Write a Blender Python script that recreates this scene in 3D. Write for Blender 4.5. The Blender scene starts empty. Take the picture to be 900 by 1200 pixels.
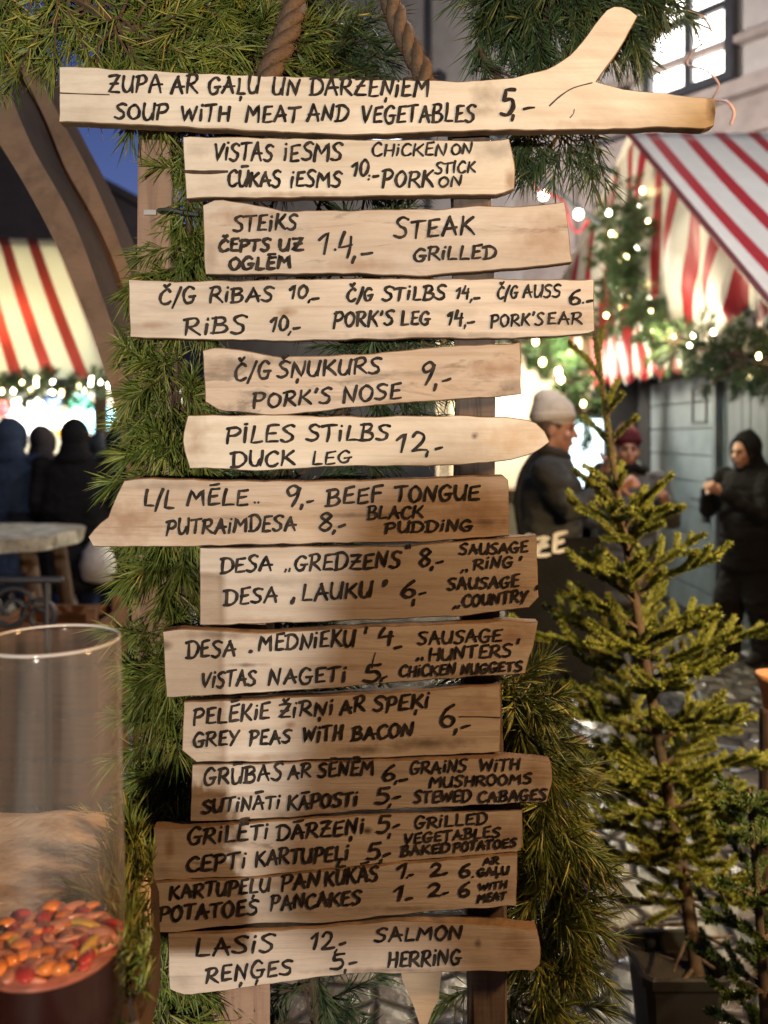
import bpy, bmesh, math, random
import numpy as np
from mathutils import Vector, Matrix
from mathutils.geometry import tessellate_polygon
random.seed(7); RNG = np.random.default_rng(7)
S = bpy.context.scene; COL = S.collection; PI = math.pi
HZ, CX, F, EYE = 510.0, 450.0, 1000.0, 1.60

# ------------------------------------------------------------------ camera, sky, exposure, lights
cam = bpy.data.cameras.new('camera'); co = bpy.data.objects.new('camera', cam); COL.objects.link(co)
co.location = (0, 0, EYE); co.rotation_euler = (PI/2, 0, 0)
cam.sensor_fit = 'VERTICAL'; cam.sensor_height = 36; cam.sensor_width = 27; cam.lens = 30; cam.shift_y = -0.075
cam.clip_start = 0.05; cam.clip_end = 500
cam.dof.use_dof = True; cam.dof.focus_distance = 1.30; cam.dof.aperture_fstop = 3.3
S.camera = co
W = bpy.data.worlds.new('World'); S.world = W; W.use_nodes = True
wn = W.node_tree.nodes; wl = W.node_tree.links
bg = wn['Background']
sky = wn.new('ShaderNodeTexSky'); sky.sky_type = 'NISHITA'; sky.sun_disc = False
sky.sun_elevation = math.radians(-4.0); sky.sun_rotation = math.radians(15)
tint = wn.new('ShaderNodeMix'); tint.data_type = 'RGBA'; tint.blend_type = 'MULTIPLY'; tint.inputs[0].default_value = 1.0; tint.inputs[7].default_value = (0.55, 0.70, 1.45, 1)   # deep evening blue
wl.new(sky.outputs[0], tint.inputs[6]); wl.new(tint.outputs[2], bg.inputs[0]); bg.inputs[1].default_value = 2.2
S.view_settings.view_transform = 'Standard'; S.view_settings.look = 'None'
S.view_settings.exposure = 0.12; S.view_settings.gamma = 1.0; S.view_settings.use_curve_mapping = False
S.render.engine = 'CYCLES'
cy = S.cycles; cy.use_denoising = True; cy.max_bounces = 8; cy.transmission_bounces = 8; cy.transparent_max_bounces = 8
cy.diffuse_bounces = 3; cy.caustics_reflective = False; cy.caustics_refractive = False; cy.sample_clamp_indirect = 4.0

def lamp(name, loc, watts, col, r=0.06, kind='POINT', aim=None, spot=80):
    d = bpy.data.lights.new(name, kind); d.energy = watts; d.color = col; d.shadow_soft_size = r
    o = bpy.data.objects.new(name, d); COL.objects.link(o); o.location = loc
    if kind == 'SPOT':
        d.spot_size = math.radians(spot); d.spot_blend = 0.6
        o.rotation_euler = (Vector(aim) - Vector(loc)).to_track_quat('-Z', 'Y').to_euler()
    return o
lamp('food_stall_lamp', (-0.42, -2.6, 1.47), 545, (1.0, 0.92, 0.80), 0.045)
lamp('grill_lamp', (1.95, 0.55, 2.35), 250, (1.0, 0.56, 0.22), 0.15)
lamp('square_lamp', (2.0, 3.6, 5.6), 430, (0.95, 0.97, 1.0), 0.2)
lamp('facade_lamp', (0.8, 9.8, 4.6), 1500, (1.0, 0.94, 0.90), 0.3, 'SPOT', (3.2, 14.5, 7.2), 130)
lamp('left_stall_lamp', (-4.1, 9.4, 2.55), 230, (1.0, 0.93, 0.66), 0.15)
lamp('left_stall_cool_lamp', (-3.4, 8.9, 2.0), 90, (0.75, 0.92, 1.0), 0.10)
lamp('far_stall_lamp', (1.35, 9.0, 2.25), 170, (1.0, 0.88, 0.68), 0.15)
lamp('added_tree_fill', (1.7, 0.15, 2.3), 480, (1.0, 0.78, 0.42), 0.08, 'SPOT', (0.86, 2.2, 1.08), 38)  # unseen spot added only to brighten the spruce
lamp('right_stall_lamp', (2.95, 7.4, 2.9), 25, (1.0, 0.92, 0.80), 0.12)

# ------------------------------------------------------------------ helpers
def P(px, py, Y):
    return Vector(((px - CX) / F * Y, Y, EYE - (py - HZ) / F * Y))

def tag(o, label=None, cat=None, group=None, kind=None):
    if label: o['label'] = label
    if cat: o['category'] = cat
    if group: o['group'] = group
    if kind: o['kind'] = kind
    return o

def thing(name, label, cat, loc=(0, 0, 0), group=None):
    o = bpy.data.objects.new(name, None); COL.objects.link(o); o.location = loc
    o.empty_display_size = 0.05
    return tag(o, label, cat, group)

def obj(name, verts, faces, mat, parent=None, loc=None, smooth=False, mats=None, midx=None):
    """World-space verts; a child is stored relative to its parent chain's location."""
    off = Vector((0, 0, 0))
    p = parent
    while p is not None:
        off = off + p.location; p = p.parent
    if parent is None and loc is not None: off = Vector(loc)
    v = np.array([tuple(q) for q in verts], dtype=np.float64).reshape(-1, 3) - np.array(off)
    me = bpy.data.meshes.new(name)
    me.from_pydata(v.tolist(), [], faces)
    for m in (mats or [mat]): me.materials.append(m)
    if midx is not None: me.polygons.foreach_set('material_index', midx)
    if smooth: me.polygons.foreach_set('use_smooth', [True] * len(me.polygons))
    me.update()
    o = bpy.data.objects.new(name, me); COL.objects.link(o)
    if parent is not None: o.parent = parent
    elif loc is not None: o.location = loc
    return o

class MB:
    def __init__(s): s.v = []; s.f = []
    def add(s, v, f):
        b = len(s.v); s.v += [tuple(q) for q in v]; s.f += [tuple(i + b for i in q) for q in f]; return s
    def box(s, c, h, M=None, bev=0.0):
        cx, cy_, cz = c; hx, hy, hz = h
        if bev <= 0:
            v = [Vector((cx + i*hx, cy_ + j*hy, cz + k*hz)) for i in (-1, 1) for j in (-1, 1) for k in (-1, 1)]
            f = [(0,1,3,2),(4,6,7,5),(0,4,5,1),(2,3,7,6),(0,2,6,4),(1,5,7,3)]
        else:
            bm = bmesh.new(); bmesh.ops.create_cube(bm, size=1)
            for q in bm.verts: q.co = Vector((cx + q.co.x*2*hx, cy_ + q.co.y*2*hy, cz + q.co.z*2*hz))
            bmesh.ops.bevel(bm, geom=list(bm.edges), offset=bev, segments=2, affect='EDGES', profile=0.6)
            bm.verts.index_update()
            v = [q.co.copy() for q in bm.verts]; f = [tuple(x.index for x in q.verts) for q in bm.faces]; bm.free()
        if M is not None: v = [M @ q for q in v]
        return s.add(v, f)
    def loft(s, pts, rad, n=10, cap=True):
        """rad: scalar or (rx, ry) per point; frames by parallel transport; rounded caps."""
        pts = [Vector(p) for p in pts]; m = len(pts)
        T = []
        for i in range(m):
            a = pts[max(0, i-1)]; b = pts[min(m-1, i+1)]; T.append((b - a).normalized())
        ref = Vector((0, 1, 0)) if abs(T[0].y) < 0.9 else Vector((1, 0, 0))
        u = (ref - T[0]*ref.dot(T[0])).normalized()
        base = len(s.v); rings = 0
        R = [(r, r) if not isinstance(r, (tuple, list)) else r for r in rad]
        seq = []
        if cap:
            for k in (0.15, 0.6): seq.append((pts[0] - T[0]*min(R[0])*0.5*math.cos(k*PI/2), tuple(q*math.sin(k*PI/2) for q in R[0]), 0))
        for i in range(m): seq.append((pts[i], R[i], i))
        if cap:
            for k in (0.6, 0.15): seq.append((pts[-1] + T[-1]*min(R[-1])*0.5*math.cos(k*PI/2), tuple(q*math.sin(k*PI/2) for q in R[-1]), m-1))
        for (c, (rx, ry), i) in seq:
            u = (u - T[i]*u.dot(T[i])).normalized(); w = T[i].cross(u)
            for k in range(n):
                a = 2*PI*k/n; s.v.append(tuple(c + w*(rx*math.cos(a)) + u*(ry*math.sin(a))))
            rings += 1
        for r in range(rings-1):
            for k in range(n):
                a = base + r*n + k; b = base + r*n + (k+1) % n
                s.f.append((a, b, b+n, a+n))
        s.f.append(tuple(base + k for k in range(n))[::-1]); s.f.append(tuple(base + (rings-1)*n + k for k in range(n)))
        return s
    def ell(s, c, r, nu=14, nv=9, M=None):
        base = len(s.v); c = Vector(c)
        pts = [Vector((0, 0, 1))]
        for j in range(1, nv):
            t = PI*j/nv
            for i in range(nu):
                a = 2*PI*i/nu; pts.append(Vector((math.sin(t)*math.cos(a), math.sin(t)*math.sin(a), math.cos(t))))
        pts.append(Vector((0, 0, -1)))
        for q in pts:
            q = Vector((q.x*r[0], q.y*r[1], q.z*r[2]))
            if M is not None: q = M @ q
            s.v.append(tuple(c + q))
        for i in range(nu): s.f.append((base, base+1+i, base+1+(i+1) % nu))
        for j in range(nv-2):
            for i in range(nu):
                a = base+1+j*nu+i; b = base+1+j*nu+(i+1) % nu
                s.f.append((a, a+nu, b+nu, b))
        e = base+1+(nv-1)*nu; l = base+1+(nv-2)*nu
        for i in range(nu): s.f.append((e, l+(i+1) % nu, l+i))
        return s
    def lathe(s, c, prof, n=32):
        base = len(s.v); c = Vector(c)
        for (r, z) in prof:
            for k in range(n):
                a = 2*PI*k/n; s.v.append(tuple(c + Vector((r*math.cos(a), r*math.sin(a), z))))
        for j in range(len(prof)-1):
            for k in range(n):
                a = base+j*n+k; b = base+j*n+(k+1) % n
                s.f.append((a, b, b+n, a+n))
        return s
    def obj(s, name, mat, parent=None, loc=None, smooth=False):
        return obj(name, s.v, s.f, mat, parent, loc, smooth)

def catmull(pts, n=6, closed=False):
    pts = [Vector(p) for p in pts]; m = len(pts); out = []
    if m < 3 and not closed: return pts
    for i in range(m if closed else m-1):
        g = (lambda k: pts[k % m]) if closed else (lambda k: pts[max(0, min(m-1, k))])
        p0, p1, p2, p3 = g(i-1), g(i), g(i+1), g(i+2)
        for k in range(n):
            t = k/n
            out.append(0.5*((2*p1) + (p2-p0)*t + (2*p0-5*p1+4*p2-p3)*t*t + (3*p1-p0-3*p2+p3)*t**3))
    if not closed: out.append(pts[-1])
    return out

# ------------------------------------------------------------------ materials
class N:
    def __init__(s, name):
        s.m = bpy.data.materials.new(name); s.m.use_nodes = True
        s.t = s.m.node_tree; s.b = s.t.nodes['Principled BSDF']; s.out = s.t.nodes['Material Output']
    def n(s, t, **kw):
        q = s.t.nodes.new(t)
        for k, v in kw.items(): setattr(q, k, v)
        return q
    def l(s, a, b): s.t.links.new(a, b)
    def coords(s, scale=(1, 1, 1), kind='Object', loc=(0, 0, 0), rot=(0, 0, 0)):
        tc = s.n('ShaderNodeTexCoord'); mp = s.n('ShaderNodeMapping')
        mp.inputs['Scale'].default_value = scale; mp.inputs['Location'].default_value = loc; mp.inputs['Rotation'].default_value = rot
        s.l(tc.outputs[kind], mp.inputs[0]); return mp.outputs[0]
    def noise(s, vec, scale=5, detail=4, rough=0.55, dist=0.0):
        q = s.n('ShaderNodeTexNoise'); q.inputs['Scale'].default_value = scale; q.inputs['Detail'].default_value = detail
        q.inputs['Roughness'].default_value = rough; q.inputs['Distortion'].default_value = dist
        s.l(vec, q.inputs['Vector']); return q.outputs['Fac']
    def ramp(s, fac, stops):
        q = s.n('ShaderNodeValToRGB'); e = q.color_ramp.elements
        while len(e) < len(stops): e.new(0.5)
        for i, (p, c) in enumerate(stops):
            e[i].position = p; e[i].color = (c[0], c[1], c[2], 1) if hasattr(c, '__len__') else (c, c, c, 1)
        s.l(fac, q.inputs[0]); return q.outputs[0]
    def mix(s, fac, a, b, mode='MIX'):
        q = s.n('ShaderNodeMix', data_type='RGBA', blend_type=mode)
        for i, v in ((0, fac), (6, a), (7, b)):
            if hasattr(v, 'links'): s.l(v, q.inputs[i])
            else: q.inputs[i].default_value = v if i == 0 else (v[0], v[1], v[2], 1)
        return q.outputs[2]
    def bump(s, h, strength=0.3, dist=0.01):
        q = s.n('ShaderNodeBump'); q.inputs['Strength'].default_value = strength; q.inputs['Distance'].default_value = dist
        s.l(h, q.inputs['Height']); s.l(q.outputs[0], s.b.inputs['Normal'])
    def set(s, **kw):
        for k, v in kw.items():
            i = s.b.inputs[k]
            if hasattr(v, 'links'): s.l(v, i)
            else: i.default_value = (v[0], v[1], v[2], 1) if hasattr(v, '__len__') else v
        return s

def plain(name, c, rough=0.6, metal=0.0, var=0.25, scale=8, bump=0.15, bd=0.005, **kw):
    m = N(name); v = m.coords()
    f = m.noise(v, scale, 5)
    lo = tuple(x*(1-var) for x in c); hi = tuple(min(1, x*(1+var)) for x in c)
    m.set(**{'Base Color': m.ramp(f, [(0.3, lo), (0.7, hi)]), 'Roughness': rough, 'Metallic': metal})
    if bump: m.bump(m.noise(v, scale*6, 5), bump, bd)
    m.set(**kw)
    return m.m

def emit(name, c, s):
    m = N(name); m.set(**{'Base Color': c, 'Emission Color': c, 'Emission Strength': s}); return m.m

def wood(name, light, dark, grain=(3.0, 3.0, 46.0), blotch=(0.45, 0.34, 0.24), blot=0.35, seed=0.0, rough=0.72, knots=True, smear=(0.17, 0.135, 0.11), smear_at=0.66):
    m = N(name)
    v = m.coords(grain, loc=(seed*3.1, 0, seed*7.7)); v1 = m.coords((1, 1, 1), loc=(seed*1.3, seed, seed*0.7))
    g = m.noise(v, 1.5, 6, 0.62, 0.5)
    c = m.ramp(g, [(0.30, dark), (0.52, light), (0.75, tuple(min(1, q*1.08) for q in light))])
    b = m.noise(m.coords((5, 5, 11), loc=(seed, 0, seed*2.2)), 1.0, 5, 0.6, 0.8)
    c = m.mix(m.ramp(b, [(0.40, 0.0), (0.62, blot)]), c, blotch)
    sm = m.noise(m.coords((4.0, 4.0, 17), loc=(seed*5.3, 0, seed*0.4)), 1.2, 6, 0.7, 1.2)
    c = m.mix(m.ramp(sm, [(smear_at, 0.0), (smear_at + 0.10, 0.75)]), c, smear)
    grime = m.noise(m.coords((2.6, 2.6, 5), loc=(seed*2.9, seed, seed*4.1)), 1.0, 6, 0.68, 0.6)
    c = m.mix(m.ramp(grime, [(0.42, 0.0), (0.66, 0.42)]), c, tuple(q*0.55+0.02 for q in blotch))
    fine = m.noise(m.coords((14, 14, 420), loc=(seed, 0, 0)), 1.0, 3, 0.6)
    c = m.mix(m.ramp(fine, [(0.34, 0.30), (0.5, 0.0)]), c, dark)
    if knots:
        vo = m.n('ShaderNodeTexVoronoi'); m.l(m.coords((7.0, 0.0, 12.0), loc=(seed*2.7, 0, seed*1.9)), vo.inputs['Vector']); vo.inputs['Scale'].default_value = 1.0
        k = m.ramp(vo.outputs['Distance'], [(0.05, 0.85), (0.13, 0.0)])
        pick = m.ramp(vo.outputs['Color'], [(0.60, 0.0), (0.62, 1.0)])
        q = m.n('ShaderNodeMath', operation='MULTIPLY'); m.l(k, q.inputs[0]); m.l(pick, q.inputs[1])
        c = m.mix(q.outputs[0], c, tuple(x*0.35 for x in blotch))
    m.set(**{'Base Color': c, 'Roughness': rough, 'Specular IOR Level': 0.25})
    m.bump(g, 0.55, 0.003)
    return m.m

def foliage(name, stops, rough=0.5):
    m = N(name); g = m.n('ShaderNodeNewGeometry')
    c = m.ramp(g.outputs['Random Per Island'], stops)
    clump = m.noise(m.coords(), 9, 2)
    c = m.mix(m.ramp(clump, [(0.35, 0.45), (0.62, 0.0)]), c, tuple(q*0.55 for q in stops[0][1]))
    m.set(**{'Base Color': c, 'Roughness': rough, 'Specular IOR Level': 0.35}); return m.m

def stripes(name, axis, period, duty, red=(0.42, 0.02, 0.03), white=(0.78, 0.74, 0.68), offset=0.0, transl=0.45, scale_axis=1.0):
    m = N(name)
    tc = m.n('ShaderNodeTexCoord'); sp = m.n('ShaderNodeSeparateXYZ'); m.l(tc.outputs['Object'], sp.inputs[0])
    a = m.n('ShaderNodeMath', operation='MULTIPLY_ADD'); m.l(sp.outputs['XYZ'.index(axis)], a.inputs[0]); a.inputs[1].default_value = 1/period; a.inputs[2].default_value = offset
    fr = m.n('ShaderNodeMath', operation='FRACT'); m.l(a.outputs[0], fr.inputs[0])
    gt = m.n('ShaderNodeMath', operation='LESS_THAN'); m.l(fr.outputs[0], gt.inputs[0]); gt.inputs[1].default_value = duty
    dirt = m.noise(m.coords((1, 1, 1)), 6, 5, 0.6)
    w = m.mix(m.ramp(dirt, [(0.35, 0.0), (0.8, 0.35)]), white, tuple(q*0.72 for q in white))
    c = m.mix(gt.outputs[0], w, red)
    m.set(**{'Base Color': c, 'Roughness': 0.45})
    m.bump(m.noise(m.coords((1, 1, 0.5)), 12, 4, 0.5, 0.6), 0.35, 0.02)
    tr = m.n('ShaderNodeBsdfTranslucent'); m.l(c, tr.inputs[0]); mx = m.n('ShaderNodeMixShader'); mx.inputs[0].default_value = transl
    m.l(m.b.outputs[0], mx.inputs[1]); m.l(tr.outputs[0], mx.inputs[2]); m.l(mx.outputs[0], m.out.inputs[0])
    return m.m

M = {}
M['ink'] = plain('marker_ink', (0.028, 0.022, 0.018), 0.75, var=0.9, scale=60, bump=0, **{'Specular IOR Level': 0.15})
M['crack'] = plain('wood_crack', (0.05, 0.03, 0.02), 0.9, var=0.4, scale=60, bump=0)
M['edge'] = wood('bark_edge', (0.30, 0.20, 0.12), (0.10, 0.06, 0.035), grain=(9, 9, 60), blot=0.6, blotch=(0.12, 0.08, 0.05), knots=False)
M['post'] = wood('post_wood', (0.38, 0.24, 0.165), (0.24, 0.14, 0.095), blotch=(0.24, 0.15, 0.10), grain=(40, 40, 3), knots=False, seed=2)
M['post_dark'] = wood('weathered_post_wood', (0.16, 0.12, 0.10), (0.06, 0.045, 0.04), blotch=(0.05, 0.03, 0.02), smear=(0.03, 0.02, 0.015), grain=(40, 40, 3), knots=False, seed=4)
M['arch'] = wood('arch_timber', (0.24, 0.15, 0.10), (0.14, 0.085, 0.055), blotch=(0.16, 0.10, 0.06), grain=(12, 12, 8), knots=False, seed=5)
M['arch_shaded'] = wood('arch_painted_shade', (0.045, 0.026, 0.018), (0.020, 0.012, 0.009), blotch=(0.05, 0.03, 0.02), smear=(0.03, 0.02, 0.015), grain=(12, 12, 8), knots=False, seed=6)  # darker copy of the arch timber: shade of the right-hand faces painted in
M['pine'] = foliage('pine_needles', [(0.0, (0.06, 0.095, 0.016)), (0.5, (0.15, 0.195, 0.034)), (0.88, (0.28, 0.30, 0.06)), (1.0, (0.38, 0.30, 0.10))])
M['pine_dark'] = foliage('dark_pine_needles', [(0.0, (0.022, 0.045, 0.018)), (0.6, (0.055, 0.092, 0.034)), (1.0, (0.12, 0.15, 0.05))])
M['spruce'] = foliage('spruce_needles', [(0.0, (0.14, 0.165, 0.025)), (0.6, (0.23, 0.245, 0.040)), (1.0, (0.31, 0.29, 0.055))])
M['spruce_dark'] = foliage('young_spruce_needles', [(0.0, (0.030, 0.055, 0.012)), (0.6, (0.06, 0.095, 0.02)), (1.0, (0.10, 0.13, 0.03))])
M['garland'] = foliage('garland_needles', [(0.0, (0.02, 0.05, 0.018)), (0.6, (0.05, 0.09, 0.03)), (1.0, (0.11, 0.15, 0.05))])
M['bark'] = plain('branch_bark', (0.075, 0.046, 0.028), 0.9, var=0.4, scale=40, bump=0.5)
M['rope'] = wood('jute_rope', (0.105, 0.072, 0.048), (0.05, 0.035, 0.024), blotch=(0.11, 0.065, 0.036), grain=(90, 90, 90), knots=False, seed=1)

# ------------------------------------------------------------------ lettering: stroke font
def _arc(*p): return ('s', p)
def _pl(*p): return ('l', p)
G = {
 'A': (.62, [_pl((0,0),(.30,1)), _pl((.28,.98),(.60,0)), _pl((.08,.36),(.64,.42))]),
 'B': (.56, [_pl((.05,0),(.11,1)), _arc((-.02,.95),(.36,1),(.48,.80),(.34,.58),(.10,.52)), _arc((.10,.52),(.44,.48),(.55,.25),(.38,.03),(-.05,0))]),
 'C': (.55, [_arc((.55,.84),(.36,1),(.10,.76),(.01,.38),(.14,.05),(.38,0),(.58,.16))]),
 'D': (.60, [_pl((.08,0),(.10,1)), _arc((-.08,.93),(.33,1),(.60,.70),(.57,.30),(.33,.02),(-.04,0))]),
 'E': (.48, [_pl((.50,1),(.10,.95)), _pl((.10,.95),(.05,.02),(.50,.05)), _pl((.06,.5),(.42,.54))]),
 'F': (.48, [_pl((.52,1),(.10,.95)), _pl((.10,.95),(.05,-.02)), _pl((.06,.5),(.42,.54))]),
 'G': (.60, [_arc((.54,.84),(.32,1),(.07,.72),(.02,.34),(.18,.02),(.46,.06),(.54,.40)), _pl((.30,.40),(.64,.43))]),
 'H': (.58, [_pl((.10,1),(.05,0)), _pl((.58,1),(.52,0)), _pl((.06,.48),(.55,.52))]),
 'I': (.14, [_pl((.10,1),(.05,0))]),
 'i': (.16, [_pl((.10,.68),(.05,0)), _pl((.12,.93),(.13,.98))]),
 'J': (.40, [_arc((.36,1),(.34,.3),(.20,0),(.0,.1))]),
 'K': (.56, [_pl((.10,1),(.04,0)), _pl((.56,.98),(.12,.45)), _pl((.20,.52),(.60,0))]),
 'L': (.46, [_pl((.10,1),(.04,.02),(.48,.04))]),
 'M': (.74, [_pl((0,0),(.12,1),(.36,.42),(.66,1),(.70,0))]),
 'N': (.60, [_pl((.02,0),(.10,1),(.48,.02),(.60,1.02))]),
 'O': (.58, [_arc((.30,1),(.06,.76),(.03,.32),(.24,0),(.50,.20),(.56,.66),(.36,.98),(.24,.96))]),
 'P': (.52, [_pl((.11,1),(.03,-.05)), _arc((-.04,.92),(.36,1),(.53,.76),(.38,.50),(.08,.44))]),
 'R': (.56, [_pl((.11,1),(.03,0)), _arc((-.04,.92),(.36,1),(.50,.78),(.36,.54),(.08,.46)), _pl((.18,.47),(.60,0))]),
 'S': (.50, [_arc((.54,.90),(.32,1),(.08,.82),(.20,.58),(.42,.40),(.42,.13),(.20,0),(-.04,.10))]),
 'T': (.54, [_pl((.28,.96),(.23,0)), _pl((-.04,.93),(.60,1))]),
 'U': (.56, [_arc((.05,1),(.02,.36),(.14,.03),(.36,.06),(.50,.42)), _pl((.57,1),(.51,0))]),
 'V': (.54, [_pl((0,1),(.20,0),(.56,1))]),
 'W': (.78, [_pl((0,1),(.14,.02),(.38,.80),(.54,.02),(.80,1))]),
 'Y': (.54, [_pl((0,1),(.26,.48)), _pl((.56,1),(.10,-.10))]),
 'Z': (.56, [_pl((.02,.93),(.54,1),(.04,.04),(.60,.02)), _pl((.10,.50),(.50,.53))]),
 '0': (.48, [_arc((.26,1),(.06,.72),(.04,.28),(.20,0),(.42,.24),(.46,.70),(.28,1))]),
 '1': (.30, [_pl((0,.66),(.26,1),(.16,0))]),
 '2': (.52, [_arc((.03,.76),(.20,1),(.42,.84),(.34,.48),(.04,.03)), _pl((.04,.03),(.54,.06))]),
 '4': (.50, [_pl((.20,1),(.02,.40),(.52,.45)), _pl((.46,.78),(.38,-.08))]),
 '5': (.52, [_pl((.54,1),(.16,.97),(.10,.58)), _arc((.10,.58),(.40,.60),(.50,.30),(.30,.02),(0,.08))]),
 '6': (.48, [_arc((.44,.96),(.20,.74),(.03,.34),(.14,.02),(.38,.05),(.45,.30),(.26,.46),(.06,.30))]),
 '8': (.48, [_arc((.44,.84),(.26,1),(.08,.80),(.26,.54),(.44,.26),(.24,0),(.05,.22),(.26,.54),(.45,.82))]),
 '9': (.48, [_arc((.44,.82),(.26,1),(.05,.80),(.14,.52),(.36,.62),(.45,.86)), _arc((.45,.86),(.38,.40),(.20,-.05))]),
 ',': (.14, [_pl((.10,.06),(.02,-.24))]),
 '.': (.12, [_pl((.05,.02),(.07,.06))]),
 ':': (.12, [_pl((.06,.12),(.08,.16)), _pl((.05,-.14),(.02,-.22))]),
 '-': (.40, [_pl((.04,.28),(.40,.33))]),
 '·': (.16, [_pl((.05,.22),(.09,.24))]),
 '/': (.34, [_pl((.38,1.05),(-.02,-.22))]),
 "'": (.14, [_pl((.12,1.12),(.05,.82))]),
 '„': (.24, [_pl((.06,.05),(.02,-.18)), _pl((.20,.08),(.17,-.15))]),
 '”': (.24, [_pl((.08,1.14),(.05,.92)), _pl((.20,1.16),(.17,.94))]),
}
DI = {'Ā':'A-','Ē':'E-','Ī':'I-','Ū':'U-','Č':'Cv','Š':'Sv','Ž':'Zv','Ņ':'N,','Ļ':'L,','Ķ':'K,','Ģ':'G,'}
def glyph(ch):
    if ch == ' ': return .35, []
    if ch in DI:
        b, d = DI[ch]; w, st = G[b]; st = list(st)
        if d == '-': st.append(_pl((w*.15,1.22),(w*.95,1.27)))
        elif d == 'v': st.append(_pl((w*.30,1.34),(w*.48,1.16),(w*.85,1.40)))
        else: st.append(_pl((w*.52,-.16),(w*.42,-.42)))
        return w, st
    return G[ch]

def word_strokes(text, x0, y0, x1, y1, h, rnd):
    """strokes in photo pixels, baseline from (x0,y0) to (x1,y1)"""
    gl = [glyph(c) for c in text]; sp = .17
    tot = sum(g[0] for g in gl) + sp*(len(gl)-1) if len(gl) > 1 else gl[0][0]
    sx = (x1 - x0 - .07*h)/tot; sl = (y1 - y0)/max(1, x1 - x0); out = []; cx = 0
    for (w, st) in gl:
        jy = rnd.uniform(-.05, .05); js = rnd.uniform(.92, 1.08); sh = rnd.uniform(.06, .16)
        for kind, pts in st:
            q = []
            for (a, b) in pts:
                a += rnd.uniform(-.025, .025); b = (b + rnd.uniform(-.025, .025))*js + jy
                X = x0 + (cx + a)*sx + sh*b*h*0.6
                q.append(Vector((X, y0 + (X - x0)*sl - b*h, 0)))
            q2 = catmull(q, 5) if kind == 's' else []
            if kind == 'l':
                for i in range(len(q)-1):
                    d = q[i+1]-q[i]; nn = Vector((-d.y, d.x, 0))*rnd.uniform(-.05, .05)
                    for k in range(4): t = k/4; q2.append(q[i] + d*t + nn*math.sin(PI*t))
                q2.append(q[-1])
            out.append(q2)
        cx += w + sp
    return out

def ribbon(pts, hw, rnd):
    """flat pen stroke in 2D pixels -> verts (2D), faces"""
    pts = [p.copy() for p in pts]
    keep = [pts[0]]
    for p in pts[1:]:
        if (p - keep[-1]).length > 0.25: keep.append(p)
    if len(keep) == 1: keep.append(keep[0] + Vector((0.9, 0.5, 0)))
    pts = keep; m = len(pts); V = []; Fc = []
    t0 = (pts[0]-pts[1]).normalized(); t1 = (pts[-1]-pts[-2]).normalized()
    ph = rnd.uniform(0, 6)
    for i in range(m):
        a = pts[max(0, i-1)]; b = pts[min(m-1, i+1)]; t = (b-a).normalized(); nn = Vector((-t.y, t.x, 0))
        w = hw*(1.0 + .16*math.sin(ph + i*.55) + .08*math.sin(ph*2 + i*1.7))*(.82 if i == m-1 else 1)
        w *= 1 + .16*abs(nn.x)                       # chisel nib: a touch wider on uprights
        V += [pts[i] + nn*w, pts[i] - nn*w]
    for i in range(m-1): Fc.append((2*i, 2*i+1, 2*i+3, 2*i+2))
    for (c, t, a, b) in ((pts[0], t0, 1, 0), (pts[-1], t1, 2*m-2, 2*m-1)):
        nn = Vector((-t.y, t.x, 0)); k0 = len(V)
        for k in range(1, 4):
            an = PI*k/4; V.append(c + nn*(hw*math.cos(an))*-1*-1 + t*(hw*.8*math.sin(an)))
        Fc.append((a, k0, k0+1, k0+2, b) if c is pts[0] else (a, k0, k0+1, k0+2, b))
    return V, Fc

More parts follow.
